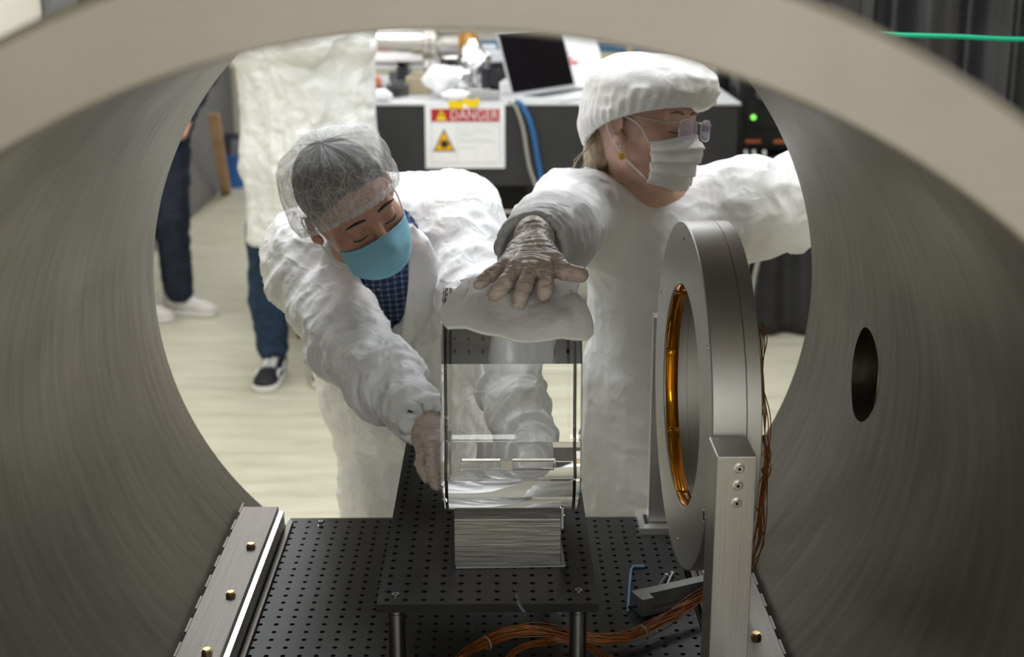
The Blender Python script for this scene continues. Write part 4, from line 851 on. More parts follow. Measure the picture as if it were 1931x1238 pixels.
# ================================================================== PEOPLE
def cam_vec(r, u, t): return np.array(r * _R + u * _U - t * _F)
def head_frame(f, u):
    f = cam_vec(*f); f /= np.linalg.norm(f); u = cam_vec(*u); u = u - f * (u @ f); u /= np.linalg.norm(u)
    return np.stack([np.cross(f, u), f, u], 1)            # columns: person's right, forward, up
class Head:
    def __init__(s, root, C, M, skin, neck, sh_r, sh_l, chest, fem=False):
        s.C, s.M, s.root = np.array(C), M, root; L = s.loc; S = SDF(); w_ = .94 if fem else 1.0
        S.ell((0, -.015, .035), (.074 * w_, .097, .088), .02).ell((0, .028, -.028), (.061 * w_, .064, .084), .03)
        S.ell((0, .056, -.094), (.026 * w_, .026, .022), .03).cone((-.045, .01, -.06), (0, .052, -.094), .024, .02, .025).cone((.045, .01, -.06), (0, .052, -.094), .024, .02, .025)
        for sx_ in (-1, 1):
            S.ell((sx_ * .043, .056, -.016), (.022, .024, .02), .02)
            S.ell((sx_ * .0315, .099, .007), (.0165, .014, .0125), .012, 'd')
            S.ell((sx_ * .0315, .0745, .004), (.0145, .0145, .0125), .003)
            S.cone((sx_ * .0135, .098, -.032), (sx_ * .012, .09, -.034), .0075, .006, .006)
            S.ell((sx_ * .081 * w_, -.014, -.004), (.0075, .019, .032), .006, 'u', np.array(Matrix.Rotation(-.45 * sx_, 3, 'Z') @ Matrix.Rotation(-.2, 3, 'X')))
            S.ell((sx_ * .0765 * w_, -.004, -.024), (.006, .009, .011), .006)
            S.ell((sx_ * .0885 * w_, -.010, .003), (.006, .0105, .019), .003, 'd').ell((sx_ * .0865 * w_, -.003, -.008), (.006, .006, .007), .003, 'd')
        S.cone((-.036, .078, .027), (.036, .078, .027), .013, .013, .014)
        S.cone((0, .086, .014), (0, .108, -.026), .0075, .0115, .010).ell((0, .106, -.030), (.011, .012, .009), .006)
        S.cone((-.017, .085, -.057), (.017, .085, -.057), .0075, .0075, .008).cone((-.014, .084, -.067), (.014, .084, -.067), .008, .008, .006)
        S.cone((-.02, .096, -.062), (.02, .096, -.062), .0012, .0012, .004, 'd')
        nb = L(neck)
        S.cone((0, -.028, -.04), nb, .052 * w_, .056 * w_, .03)
        for q in (sh_r, sh_l): S.cone(nb, nb + (L(q) - nb) * .75, .05, .045, .04)
        S.cone(nb, nb + (L(chest) - nb) * .8, .055, .07, .04)
        V, Q = S.mesh(.003); V = relax(V, Q, 1, .4); s.Vl = V
        obj('body', np_mesh('body', V @ M.T + s.C, Q), skin, root)
    def loc(s, p): return s.M.T @ (np.array(p) - s.C)
    def W(s, p): return Vector(s.M @ np.array(p, float) + s.C)
    def surf(s, x, z, rad=.006):
        q = s.Vl[(np.abs(s.Vl[:, 0] - x) < rad) & (np.abs(s.Vl[:, 2] - z) < rad) & (s.Vl[:, 1] > 0)]
        return q[:, 1].max() if len(q) else .09
    def features(s, browm, lashm):
        for sx_ in (-1, 1):
            xs = np.linspace(.013, .052, 7)
            s.tube('eyebrow', [(sx_ * x, s.surf(sx_ * x, .026 - .25 * (x - .034)) + .0002, .0265 + .006 * math.sin((x - .013) * 60) - .1 * (x - .03)) for x in xs], [.0014, .0024, .0027, .0026, .0022, .0016, .0009], browm)
            s.tube('eyelash', [(sx_ * x, s.surf(sx_ * x, -.003, .003) + .0006, -.004 - .0035 * math.cos((x - .0315) * 95)) for x in np.linspace(.018, .046, 7)], .0011, lashm)
    def tube(s, name, pts, r, mat, n=6): return MB().tube([s.W(p) for p in pts], r, n).build(name, mat, s.root, smooth=True)
    def cap(s, mat, bulge, ztop, rimf, rimb, np_, seed, back=0.0, name='bouffant_cap', wr=.004, xw=.088, ex=.7, side=.028, fwd=0.0, pleat=.03):
        tk = np.linspace(0, 1, 60); sp_ = np.array(spline([(0, 1, 0), (.08, 1.2, -.05), (.2, 1.37, .09), (.35, 1.42, .32), (.5, 1.33, .56), (.65, 1.10, .77), (.8, .76, .92), (.92, .36, .985), (1, 0, 1)], 8)); CT, CR, CZ = sp_[:, 0], sp_[:, 1], sp_[:, 2]
        def f(u, v):
            ph = 2 * PI * u; t = v; cf = math.cos(ph)
            rz = (rimf + rimb) / 2 + (rimf - rimb) / 2 * cf + side * math.sin(ph) ** 2
            rx, ry = xw * math.sin(ph), -.012 + .101 * cf
            bb = bulge * (1 + back * max(0, -cf))
            rho = float(np.interp(t, CT, CR)); rho = 1 + (rho - 1) * bb / .42 if rho > 1 else rho
            rho *= 1 + pleat * math.cos(np_ * ph + 2.5 * math.sin(3 * ph) + 3 * t) * max(0, 1 - t / .5) ** 1.3 * min(1, .25 + t * 7)
            tt = float(np.interp(t, CT, CZ)); z = rz * (1 - tt) + ztop * tt - back * .03 * max(0, -cf) * math.sin(PI * t)
            a = np.array([rx * 18 * (1 - t * .3)]), np.array([ry * 18]), np.array([z * 22])
            n = float(vnoise(*a, seed)[0]) * .6 + (1 - 2 * abs(float(vnoise(a[0] * 2.2, a[1] * 2.2, a[2] * 2.2, seed + 4)[0]))) * .4
            k = 1 + wr / .09 * n * min(1, t * 6)
            return s.W((rx * rho * k, -.012 + fwd * math.sin(t * PI * .5) ** .5 + (ry + .012) * rho * k, z + wr * .6 * n * min(1, t * 5)))
        o = MB().grid(f, 160, 44).build(name, mat, s.root, smooth=True); me = o.data
        li = np.empty(len(me.loops), np.int32); me.loops.foreach_get('vertex_index', li)
        me.uv_layers.new(name='cap').data.foreach_set('uv', np.stack([(li // 45) / 160, (li % 45) / 44], 1).astype(np.float32).ravel())
        rp = [f(i / 80, .004) for i in range(81)]
        MB().tube(rp, .0022, 6).build('elastic_edge', mat, o, smooth=True)
        return o
    def mask(s, mat, loopm, zt=-.004, zb=-.112, amp=1.0, seed=1, ear=(.077, .0, .02)):
        def f(u, v):
            a = (u - .5) * 2 * 1.22; c = abs(math.sin(a)); z0 = zt - .020 * c ** 1.5; z1 = zb + .016 * c ** 2
            z = z0 + (z1 - z0) * v
            prof = .087 + .017 * math.exp(-((v - .28) / .22) ** 2) * math.exp(-(a / .35) ** 2) + .004 * math.sin(v * PI) - .012 * v ** 2
            yy = .022 + prof * math.cos(a) ** .85; xx = .073 * math.sin(a) * (1 - .10 * v ** 2)
            pl = .0022 * amp * ((v * 4) % 1) * (1 if .12 < v < .92 else 0) * (1 - .5 * c)
            n = float(vnoise(np.array([u * 9.]), np.array([v * 5.]), np.array([.3]), seed)[0]) * .0022
            return s.W((xx * (1 + pl * 4), yy + pl + n, z))
        o = MB().grid(f, 56, 40).build('face_mask', mat, s.root, smooth=True, solid=.0012)
        MB().tube([f(i / 30, 0) for i in range(31)], .0016, 6).build('nose_edge', mat, o, smooth=True)
        for sx_, u in ((1, 1), (-1, 0)):
            ea = (sx_ * ear[0], ear[1], ear[2]); eb = (sx_ * ear[0], -.012, -.035)
            MB().tube(spline([f(u, .04), s.W((sx_ * .0765, .035, .004)), s.W(ea), s.W((sx_ * .085, -.018, .026)), s.W((sx_ * .086, -.03, .0)), s.W(eb), s.W((sx_ * .074, .012, -.062)), f(u, .93)], 6), .0016, 6).build('ear_loop', loopm, o, smooth=True)
        return o
def glove(root, name, arm, wrist, kn, mids, tips, thumb, rs=1.0, label=None):
    S = SDF(); w_ = np.array(wrist)
    S.cone(arm, w_, .031 * rs, .028 * rs, .015)
    kn = [np.array(k) for k in kn]
    for i, k in enumerate(kn):
        S.cone(w_ + (kn[1] - w_) * .05 + (k - kn[1]) * .3, k, .0165 * rs, .0125 * rs, .014)
    S.cone((w_ + kn[0]) / 2, (w_ + kn[3]) / 2, .015 * rs, .016 * rs, .014)
    for i in range(4):
        r0 = (.0100, .0106, .0108, .0104)[i] * rs * (.9 if i == 0 else 1)
        tip = np.array(tips[i]); mid = np.array(mids[i]); d2 = mid + (tip - mid) * .5 + (mid - kn[i]) * .06
        S.cone(kn[i], mid, r0 * 1.08, r0, .004).cone(mid, d2, r0, r0 * .95, .003).cone(d2, tip, r0 * .95, r0 * .82, .003)
    th = [np.array(q) for q in thumb]
    S.cone(w_ + (kn[3] - w_) * .3, th[0], .018 * rs, .0155 * rs, .012).cone(th[0], th[1], .0150 * rs, .0125 * rs, .006).cone(th[1], th[2], .0125 * rs, .0098 * rs, .003)
    V, Q = S.mesh(.0021); V = folds(V, Q, [(w_, (kn[1] + kn[2]) / 2, .12, .0011, 130, 26)], 31, .0004)
    o = obj(name, np_mesh(name, V, Q), GLOVE, root)
    if label: o['label'] = label
    return o
def garment(name, S, h, bones, mat, root, seed, fine=.0017, rl=1, label=None):
    V, Q = S.mesh(h); V = relax(V, Q, rl, .5); V = folds(V, Q, bones, seed, fine)
    o = obj(name, np_mesh(name, V, Q), mat, root)
    if label: o['label'] = label
    return o
def halfspace_below(z): return lambda X, Y, Z: (Z - z) + 0 * X + 0 * Y
# ---------------------------------------------------------------- man leaning in, blue mask
SKINM = mat_skin('skin_tan', (0.60, 0.33, 0.24)); SKINF = mat_skin('skin_fair', (0.70, 0.44, 0.34))
mr, ml = P(590, 492, 2.68), P(858, 440, 2.76)
mneck = P(700, 440, 2.70); mchest = P(725, 560, 2.84)
man = thing('person', 'person in white coverall, sheer hair net and blue mask leaning over the glass cylinder', 'person', (-.27, 3.08, 0))
MH = head_frame((.56, -.44, .70), (-.36, .78, .52)); mhc = P(663, 392, 2.48)
H1 = Head(man, mhc, MH, SKINM, mneck, mr, ml, mchest)
H1.features(sm('brow_dark', (0.03, 0.022, 0.018), .7), sm('lash_dark', (0.03, 0.02, 0.018), .6))
# hair: a shell over the skull, cut at the hairline
S = SDF().ell((0, -.018, .042), (.078, .100, .085), .01)
S.fn(lambda X, Y, Z: ((Z - .050) * .75 - (Y - .045) * .66) + 0 * X, (-.2, -.2, -.2), (.2, .2, .2), .012, 'd')
V, Q = S.mesh(.004); n_ = vnoise(V[:, 0] * 60, V[:, 1] * 30, V[:, 2] * 60, 3); V = V + normals(V, Q) * (n_ * .002)[:, None]
obj('hair', np_mesh('hair', V @ MH.T + mhc, Q), sm('dark_grey_hair', (0.028, 0.025, 0.024), .6, noise=(70, .8), stretch=(1, .3, 1)), man)
H1.cap(mat_sheer('sheer_cap', (0.85, 0.86, 0.87), .30, .78), .14, .141, .050, -.062, 34, 3, back=.25, wr=.006, xw=.090, side=.004)
H1.mask(sm('blue_mask', (0.27, 0.60, 0.76), .65, bump=(300, .0004)), WHITE, zt=-.008, zb=-.104)
mel, mw1, mw2 = P(650, 640, 2.50), P(724, 714, 2.36), P(800, 788, 2.22)
lel, lw1 = P(915, 590, 2.56), P(1008, 830, 2.24)
S = SDF(); hipc = np.array([-.255, 3.08, .87])
S.cone(hipc, mchest, .165, .15, .05).cone(mr, P(720, 470, 2.80), .088, .11, .05).cone(ml, P(720, 470, 2.80), .088, .11, .05)
S.cone(P(705, 425, 2.80), P(848, 425, 2.86), .095, .1, .05).cone(P(850, 430, 2.88), hipc + np.array([.08, .05, .1]), .1, .13, .06)
S.cone(P(725, 610, 2.92), P(735, 730, 2.98), .15, .155, .05).cone(P(800, 600, 2.95), P(825, 760, 3.02), .12, .13, .06)
S.chain([mr, mel, mw1, mw2], [.090, .064, .056, .040], .05)
S.chain([ml, lel, lw1], [.086, .066, .042], .05)
la = [P(692, 720, 3.05), P(714, 930, 3.02), np.array([-.25, 3.10, .12])]; lb = [P(815, 720, 3.10), P(830, 930, 3.06), np.array([-.06, 3.14, .12])]
S.chain(la, [.094, .078, .06], .05).chain(lb, [.094, .078, .06], .05)
for q in (la, lb): S.cone(q[2] + np.array([0, .05, -.075]), q[2] + np.array([-.01, -.16, -.085]), .045, .035, .03)
# open collar: cut a wedge down the chest so the shirt shows
va, vb = P(708, 480, 2.56), P(748, 655, 2.80)
S.cone(va, vb, .062, .006, .012, 'd'); S.cone(P(688, 420, 2.60), P(694, 440, 2.68), .052, .05, .02, 'd')
d1 = (mw2 - mw1) / np.linalg.norm(mw2 - mw1); S.cone(mw2 + d1 * .008, mw2 + d1 * .05, .031, .04, .006, 'd')
garment('coverall', S, .0062, [(mr, mel, .085, .0125, 20, 7), (mel, mw2, .075, .0105, 25, 8), (ml, lel, .085, .012, 18, 8), (lel, lw1, .07, .008, 26, 8), (mchest, hipc, .16, .007, 5, 12), (P(720, 470, 2.8), ml, .11, .010, 9, 12), (la[0], la[1], .1, .008, 12, 8), (lb[0], lb[1], .1, .008, 12, 8)], TYVEK, man, 5)
# shirt filling the collar opening
S = SDF().cone(P(705, 470, 2.70), P(748, 660, 2.875), .100, .060, .03).cone(P(682, 468, 2.68), P(742, 474, 2.69), .040, .040, .03)
S.cone(P(712, 470, 2.585), P(725, 545, 2.66), .022, .006, .01, 'd')
garment('shirt', S, .005, [(va, vb, .1, .003, 8, 14)], PLAID, man, 15)
for k, (px, py, Y) in enumerate(((713, 541, 2.62), (727, 585, 2.68), (740, 625, 2.74))):
    c = P(px, py, Y); MB().lathe([(0, -.002), (.0048, -.0015), (.0052, .001), (0, .002)], c, -_F, 14).build('shirt_button', WHITE, man, smooth=True)
# lapels folded back along the opening
def lapel(pts, wpx, side, seed):
    pts = spline(pts, 6); n_p = len(pts) - 1
    def f(u, v):
        x, y, Y = np.array(pts[int(u * n_p + .5)]); wd = wpx * (.45 + .75 * math.sin(PI * min(1, u * 1.1)) ** .8)
        n = float(vnoise(np.array([u * 7.]), np.array([v * 3.]), np.array([.4]), seed)[0])
        return tuple(P(x + side * wd * v + 4 * n * v, y + 14 * v + 7 * n, Y - .016 * math.sin(v * PI * .7) + .016 * v + .005 * n))
    return MB().grid(f, n_p, 8).build('lapel', TYVEK, man, smooth=True, solid=.0022)
lapel([(628, 452, 2.555), (655, 510, 2.56), (695, 570, 2.62), (742, 662, 2.72)], 44, -1, 3); lapel([(772, 420, 2.57), (772, 480, 2.555), (768, 560, 2.60), (752, 655, 2.72)], 46, 1, 8)
# gloved hands on the glass
def hp_(l): return [P(*q) for q in l]
glove(man, 'glove', P(797, 770, 2.27), P(807, 806, 2.20), hp_([(798, 842, 2.17), (815, 838, 2.15), (834, 835, 2.16), (850, 830, 2.18)])[::1], hp_([(793, 874, 2.155), (815, 879, 2.135), (838, 880, 2.14), (858, 875, 2.16)]), hp_([(805, 902, 2.13), (822, 914, 2.115), (843, 917, 2.12), (866, 906, 2.14)]), hp_([(846, 822, 2.2), (862, 838, 2.2), (874, 852, 2.185)]), 1.04)
glove(man, 'glove', P(1004, 800, 2.27), P(1012, 822, 2.24), hp_([(1052, 850, 2.22), (1036, 856, 2.2), (1020, 858, 2.2), (1004, 854, 2.21)]), hp_([(1060, 878, 2.2), (1042, 886, 2.18), (1024, 888, 2.18), (1006, 884, 2.19)]), hp_([(1054, 902, 2.19), (1040, 912, 2.17), (1022, 914, 2.17), (1004, 908, 2.18)]), hp_([(998, 845, 2.22), (988, 862, 2.21), (982, 878, 2.2)]), 1.0)

# ---------------------------------------------------------------- woman, white cap and mask
wr_, wl_ = P(1088, 402, 2.70), P(1385, 385, 2.84); wneck = P(1212, 366, 2.78); wchest = P(1235, 480, 2.84)
wom = thing('person', 'person in puffy white cap, glasses and white mask pressing a wipe with one hand', 'person', (.345, 2.88, 0))
WH = head_frame((.79, -.13, .56), (.10, .97, .18)); whc = P(1214, 240, 2.70)
H2 = Head(wom, whc, WH, SKINF, wneck, wr_, wl_, wchest, True)
H2.features(sm('brow_fair', (0.26, 0.15, 0.08), .7), sm('lash_brown', (0.10, 0.05, 0.035), .6))
H2.cap(mat_tyvek('white_cap_fabric', (0.89, 0.88, 0.87), 30, .0009), .40, .140, .046, -.040, 44, 21, back=-.35, wr=.005, xw=.086, side=.014, fwd=.020, pleat=.032)
H2.mask(sm('white_mask', (0.90, 0.89, 0.89), .65, bump=(300, .0004)), WHITE, zt=-.008, zb=-.116, amp=3.2)
S = SDF().ell((0, -.085, -.035), (.05, .035, .045), .02).cone((0, -.095, -.06), (.01, -.11, -.12), .03, .012, .02)
V, Q = S.mesh(.0035); n_ = vnoise(V[:, 0] * 90, V[:, 1] * 90, V[:, 2] * 20, 3); V = V + normals(V, Q) * (n_ * .004)[:, None]
HAIRF = sm('fair_hair', (0.42, 0.33, 0.22), .55, noise=(90, .5), stretch=(1, 1, .2))
hair = obj('hair', np_mesh('hair', V @ WH.T + whc, Q), HAIRF, wom)
rr = random.Random(9)
for k in range(16):
    x = rr.uniform(-.03, .07); H2.tube('hair_wisp', [(x, -.07, -.03), (x * 1.1, -.095 - rr.uniform(0, .02), -.07), (x * 1.1 + rr.uniform(-.01, .01), -.10 - rr.uniform(0, .035), -.115 - rr.uniform(0, .02))], [.0012, .0009, .0003], HAIRF, 4)
# glasses
gl = obj('eyeglasses', MB().tube([H2.W(p) for p in ((-.009, .118, .012), (0, .1205, .015), (.009, .118, .012))], .0011, 6).build('tmp', None).data, sm('frame_metal', (0.45, 0.38, 0.33), .3, .8), wom)
bpy.data.objects.remove(bpy.data.objects['tmp'])
LENS, nt, b = newmat('tinted_lens'); b.inputs['Base Color'].default_value = (0.55, 0.48, 0.72, 1); b.inputs['Alpha'].default_value = .26; b.inputs['Roughness'].default_value = .03; b.inputs['Specular IOR Level'].default_value = .9
for sx_ in (-1, 1):
    out = []
    for i in range(28):
        a = 2 * PI * i / 28; cx_, sz__ = math.copysign(abs(math.cos(a)) ** .62, math.cos(a)), math.copysign(abs(math.sin(a)) ** .62, math.sin(a))
        x = .034 + .0255 * cx_; out.append(H2.W((sx_ * x, .119 - .0016 * ((x - .012) / .02) ** 2, .000 + .0195 * sz__)))
    m = MB(); nrm = Vector(WH[:, 1]) * .0018; m.prism(out, nrm); m.build('lens', LENS, gl)
    MB().tube(out + [out[0]], .0011, 5).build('lens_edge', sm('lens_edge_clear', (0.8, 0.78, 0.82), .15), gl, smooth=True)
    H2.tube('temple_arm', [(sx_ * .0595, .113, .010), (sx_ * .069, .10, .012), (sx_ * .0765, .045, .018), (sx_ * .0795, -.005, .026), (sx_ * .083, -.025, .018)], .0018, sm('frame_metal', (0, 0, 0))).parent = gl
er = H2.W((.079, .0, -.037)); MB().lathe([(0, -.003), (.003, 0), (0, .003)], er, (0, 0, 1), 10).build('pearl_stud', sm('pearl', (0.8, 0.75, 0.68), .2), wom, smooth=True)
e0 = H2.W((.079, .004, -.056)); star = []
for i in range(16):
    a = 2 * PI * i / 16; r = .010 if i % 2 == 0 else .0045
    star.append(e0 + Vector(_R) * r * math.cos(a) + Vector(_U) * r * math.sin(a))
MB().prism(star, Vector(_F) * .0015).build('gold_earring', sm('gold', (0.75, 0.42, 0.06), .3, .9), wom)
wel, wcf = P(1040, 446, 2.40), P(1005, 468, 2.15)
S = SDF()
S.cone(wchest, (.345, 2.90, .80), .135, .145, .05).cone((.345, 2.90, .80), (.345, 2.90, .50), .145, .160, .05)
S.cone((.29, 2.88, .80), (.27, 2.87, .50), .09, .1, .05).cone((.40, 2.88, .80), (.42, 2.87, .50), .09, .1, .05)
S.cone(wr_, P(1235, 455, 2.83), .078, .115, .05).cone(wl_, P(1235, 455, 2.83), .078, .115, .05)
S.cone(P(1180, 385, 2.80), P(1280, 380, 2.84), .062, .062, .04)
S.chain([wr_, wel, wcf], [.076, .064, .057], .05)
S.chain([wl_, P(1535, 368, 2.90), P(1700, 330, 2.95)], [.084, .082, .05], .05).cone(P(1375, 440, 2.82), P(1500, 410, 2.88), .062, .055, .05)
S.cone((.27, 2.90, .48), (.265, 2.92, .1), .075, .055, .03).cone((.42, 2.90, .48), (.43, 2.92, .1), .075, .055, .03)
for x in (.265, .43): S.cone((x, 2.96, .05), (x, 2.76, .04), .046, .036, .03)
S.cone(P(1228, 318, 2.72), P(1220, 352, 2.745), .062, .044, .010, 'd'); S.cone(P(1216, 352, 2.66), P(1215, 392, 2.66), .018, .006, .004, 'd')
d2 = (wcf - wel) / np.linalg.norm(wcf - wel); S.cone(wcf + d2 * .002, wcf + d2 * .07, .046, .066, .008, 'd')
garment('lab_coat', S, .0062, [(wr_, wel, .085, .009, 9, 16), (wel, wcf, .07, .006, 24, 14), (wl_, P(1535, 368, 2.9), .09, .014, 9, 6), (wchest, (.345, 2.9, .5), .17, .007, 2.5, 10), (P(1180, 400, 2.8), P(1290, 395, 2.84), .11, .006, 6, 12)], mat_tyvek('soft_coat_fabric', (0.86, 0.862, 0.865), 24, .0016), wom, 25, .0010)
cr_ = []
for i in range(25):
    a = 2 * PI * i / 24 ; cr_.append(wneck + np.array([.066 * math.cos(a), -.005 + .062 * math.sin(a), .012 + .018 * math.sin(a)]))
T_, PB = .185, OR + .018
glove(wom, 'glove', P(1006, 436, 2.19), P(1006, 447, 2.10), [PC(954, 500, .199), PC(973, 505, .204), PC(1000, 507, .206), PC(1028, 505, .203)], [PC(925, 518, .192), PC(952, 533, .195), PC(988, 540, .196), PC(1029, 536, .194)], [PC(903, 536, .184), PC(934, 554, .184), PC(979, 570, .184), PC(1025, 556, .184)], [PC(1046, 496, .203), PC(1064, 511, .198), PC(1096, 518, .194)], 1.0)
gw = P(1725, 325, 2.955)
def go(l): return [gw + np.array(q) for q in l]
glove(wom, 'glove', P(1690, 332, 2.948), gw, go([(.082, .036, .0), (.088, .013, .006), (.088, -.012, .006), (.082, -.034, .0)]), go([(.112, .042, -.006), (.126, .014, .0), (.128, -.014, .0), (.120, -.04, -.004)]), go([(.132, .044, -.02), (.158, .015, -.014), (.162, -.016, -.014), (.150, -.044, -.018)]), go([(.045, -.05, -.012), (.07, -.066, -.02), (.092, -.07, -.026)]))

# ---------------------------------------------------------------- shoes
def shoe(root, toe, direction, upper, solem, lacem, name='shoe', L=.285, stripe=None):
    """toe = ground point under the toe, direction = heel->toe on the floor"""
    d = np.array([direction[0], direction[1], 0.]); d /= np.linalg.norm(d); s_ = np.array([-d[1], d[0], 0]); k = L / .285
    c = np.array([toe[0], toe[1], 0]) - d * .142 * k; M = np.stack([d, s_, np.array([0, 0, 1.])], 1) * k
    S = SDF().cone((-.085, 0, .055), (.05, 0, .036), .040, .036, .02).ell((.085, 0, .026), (.053, .045, .034), .03).cone((-.088, 0, .06), (-.088, 0, .10), .040, .040, .02)
    S.fn(lambda X, Y, Z: (Z - .0245) + 0 * X + 0 * Y, (-.3, -.3, -.3), (.3, .3, .3), .004, 'd')
    V, Q = S.mesh(.0042); o = obj(name, np_mesh(name, V @ M.T + c, Q), upper, root)
    S = SDF().fn(lambda X, Y, Z: np.maximum(np.sqrt(np.maximum(np.abs(X - .002) - .09, 0) ** 2 + Y ** 2) - .0495, np.abs(Z - .0125) - .0125) + 0 * X, (-.14, -.05, 0), (.145, .05, .025), .003)
    V, Q = S.mesh(.004); obj('sole', np_mesh('sole', V @ M.T + c, Q), solem, o)
    m = MB()
    for i in range(5):
        x = .048 - i * .019; z = .069 + i * .0075
        for sg_ in (-1, 1):
            q = [np.array([x, -sg_ * .026, z - .012]), np.array([x - .009, 0, z + .004]), np.array([x - .018, sg_ * .026, z - .006])]
            m.tube([M @ p + c for p in spline(q, 4)], .0038, 5)
    m.build('laces', lacem, o, smooth=True)
    if stripe:
        for sg_ in (-1, 1):
            q = [np.array([-.07, sg_ * .041, .07]), np.array([-.02, sg_ * .043, .045]), np.array([.03, sg_ * .041, .06]), np.array([.06, sg_ * .04, .036])]
            MB().tube([M @ p + c for p in spline(q, 5)], .005, 5).build('stripe', stripe, o, smooth=True)
    return o
DENIM = sm('dark_denim', (0.008, 0.014, 0.030), .8, noise=(25, .5), bump=(120, .002)); SOLE = sm('sole_offwhite', (0.72, 0.70, 0.66), .6)
# ---------------------------------------------------------------- standing person in a long white coat
st = thing('person', 'person standing in a long white coat, dark jeans and black sneakers by the far bench', 'person', (P(570, 500, 5.35)[0], 5.35, 0))
scx = P(575, 300, 5.35)[0]; zh = P(500, 452, 5.35)[2]
t1 = PZ(494, 742, 0); x2 = t1[0] + .24
S = SDF()
S.cone(P(512, 40, 5.35), P(527, 300, 5.35), .135, .125, .08).cone(P(632, 40, 5.35), P(640, 300, 5.35), .135, .13, .08).cone(P(575, 100, 5.3), P(580, 300, 5.3), .16, .15, .08)
S.cone(P(527, 300, 5.35), P(537, 500, 5.35), .125, .135, .08).cone(P(640, 300, 5.35), P(636, 500, 5.35), .13, .14, .08).cone(P(585, 300, 5.3), P(585, 500, 5.3), .15, .15, .08)
S.cone(P(480, 15, 5.38), P(478, 92, 5.28), .075, .072, .04).cone(P(478, 92, 5.28), P(590, 84, 5.12), .066, .055, .03).cone(P(670, 15, 5.38), P(668, 80, 5.28), .075, .07, .04).cone(P(668, 80, 5.28), P(560, 74, 5.12), .064, .055, .03)
S.fn(halfspace_below(zh), (-3, 3, -1), (1, 7, zh), .01, 'd')
garment('white_coat', S, .0095, [(P(575, 60, 5.35), P(580, 460, 5.35), .4, .014, 2.2, 7), (P(478, 92, 5.28), P(590, 84, 5.12), .08, .012, 14, 5)], COATM, st, 41, .002)
ct = MB()
bz = P(592, 232, 5.13); MB().lathe([(0, -.004), (.009, -.003), (.009, .002), (0, .003)], bz, (0, -1, 0), 16).build('coat_button', WHITE, st, smooth=True)
S = SDF(); yl = t1[1] + .215
S.chain([P(505, 430, yl - .02), P(506, 560, yl), np.array([t1[0] + .012, yl, .13])], [.082, .070, .062], .03)
S.chain([np.array([x2, 5.45, .75]), np.array([x2, 5.47, .45]), np.array([x2, 5.5, .13])], [.085, .07, .062], .03)
garment('jeans', S, .007, [(P(505, 430, yl), np.array([t1[0], yl, .1]), .15, .006, 16, 6)], sm('blue_denim', (0.009, 0.030, 0.070), .8, noise=(25, .45), bump=(120, .002)), st, 44)
shoe(st, t1, (-.08, -1), sm('black_canvas', (0.01, 0.01, 0.012), .7), SOLE, WHITE, 'sneaker', .30, WHITE); shoe(st, (x2, 5.26), (.1, -1), sm('black_canvas', (0, 0, 0)), SOLE, WHITE, 'sneaker', .30, WHITE)
S = SDF().ell((scx, 5.36, 1.72), (.078, .1, .115), .02).cone((scx, 5.38, 1.64), (scx, 5.38, 1.42), .055, .06, .03).cone((scx - .12, 5.38, 1.42), (scx + .12, 5.38, 1.42), .06, .06, .04).ell((scx, 5.255, 1.70), (.014, .02, .02), .01)
V, Q = S.mesh(.006); obj('body', np_mesh('body', V, Q), SKINM, st)
S = SDF().ell((scx, 5.38, 1.755), (.1, .12, .095), .02); V, Q = S.mesh(.007); V = folds(V, Q, [((scx, 5.38, 1.7), (scx, 5.38, 1.8), .2, .006, 20, 20)], 3); obj('bouffant_cap', np_mesh('cap', V, Q), TYVEK, st)
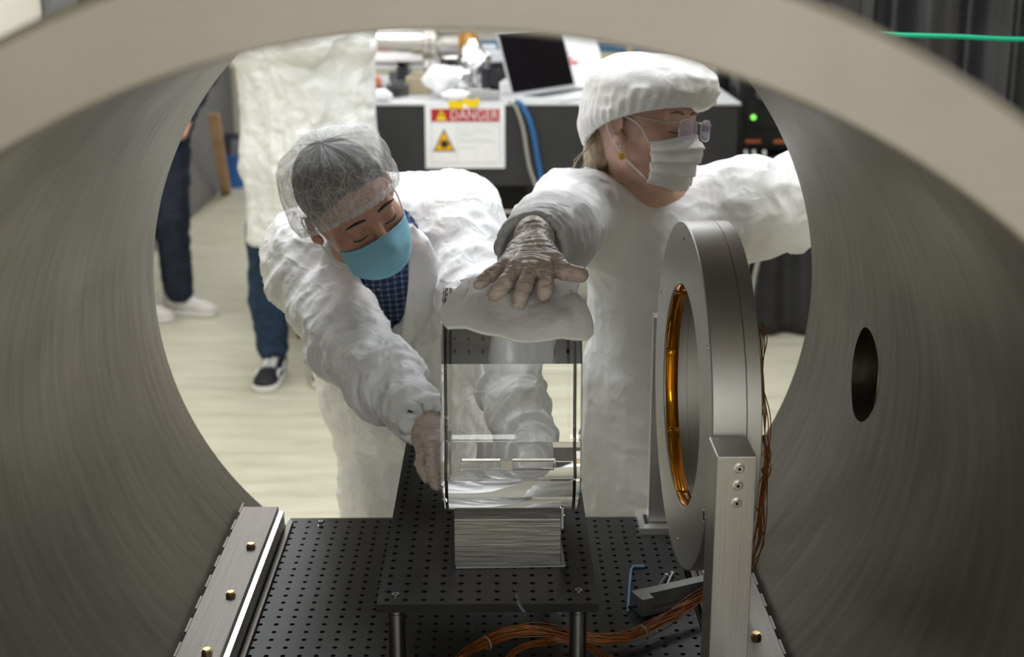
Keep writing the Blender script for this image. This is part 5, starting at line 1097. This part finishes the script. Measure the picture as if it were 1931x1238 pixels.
# ---------------------------------------------------------------- person at far left, only the legs in view
lg = thing('person', 'person in dark jeans and pale sneakers seen at the far left behind the chamber', 'person', (P(325, 500, 6.4)[0], 6.4, 0))
ta = PZ(412, 596, 0); tb_ = PZ(330, 606, 0)
S = SDF(); ah = np.array([ta[0] - .19, ta[1] + .045, .12]); bh = np.array([tb_[0] - .2, tb_[1] + .04, .12])
kA = P(322, 410, ta[1] + .03); hA = P(318, 240, ta[1] + .08)
S.chain([hA, kA, ah], [.098, .078, .064], .03); kB = kA + np.array([-.17, -.03, 0]); hB = hA + np.array([-.17, 0, 0]); S.chain([hB, kB, bh], [.098, .078, .064], .03)
S.cone(hA + np.array([0, 0, .06]), hB + np.array([0, 0, .06]), .11, .11, .05)
garment('jeans', S, .008, [(hA, ah, .2, .008, 14, 6)], DENIM, lg, 61)
SNK = sm('pale_canvas', (0.66, 0.62, 0.58), .7)
shoe(lg, ta, (1, -.28), SNK, SOLE, WHITE, 'sneaker', .29); shoe(lg, tb_, (1, -.2), SNK, SOLE, WHITE, 'sneaker', .29)
mid = (hA + hB) / 2
S = SDF().cone(mid + np.array([0, .02, .10]), (mid[0], mid[1], 1.36), .15, .15, .06).cone((mid[0] - .17, mid[1], 1.42), (mid[0] + .17, mid[1], 1.42), .085, .085, .05)
for sg_ in (-1, 1): S.chain([np.array([mid[0] + sg_ * .2, mid[1], 1.40]), np.array([mid[0] + sg_ * .25, mid[1] + .02, 1.12]), np.array([mid[0] + sg_ * .2, mid[1] - .12, .95])], [.07, .058, .045], .04)
garment('jacket', S, .01, [(mid, (mid[0], mid[1], 1.4), .4, .01, 4, 9)], sm('navy_jacket', (0.02, 0.025, 0.04), .7), lg, 63)
S = SDF().ell((mid[0], mid[1] - .02, 1.68), (.078, .1, .115), .02).cone((mid[0], mid[1], 1.6), (mid[0], mid[1], 1.40), .055, .06, .03).ell((mid[0], mid[1] - .12, 1.66), (.014, .02, .02), .01)
for sg_ in (-1, 1): S.cone((mid[0] + sg_ * .2, mid[1] - .12, .95), (mid[0] + sg_ * .18, mid[1] - .18, .87), .034, .028, .02)
V, Q = S.mesh(.006); obj('body', np_mesh('body', V, Q), SKINM, lg)
S = SDF().ell((mid[0], mid[1] + .0, 1.72), (.085, .105, .09), .02); V, Q = S.mesh(.007); obj('hair', np_mesh('hair', V, Q), sm('brown_hair', (0.05, 0.03, 0.02), .6, noise=(50, .5)), lg)
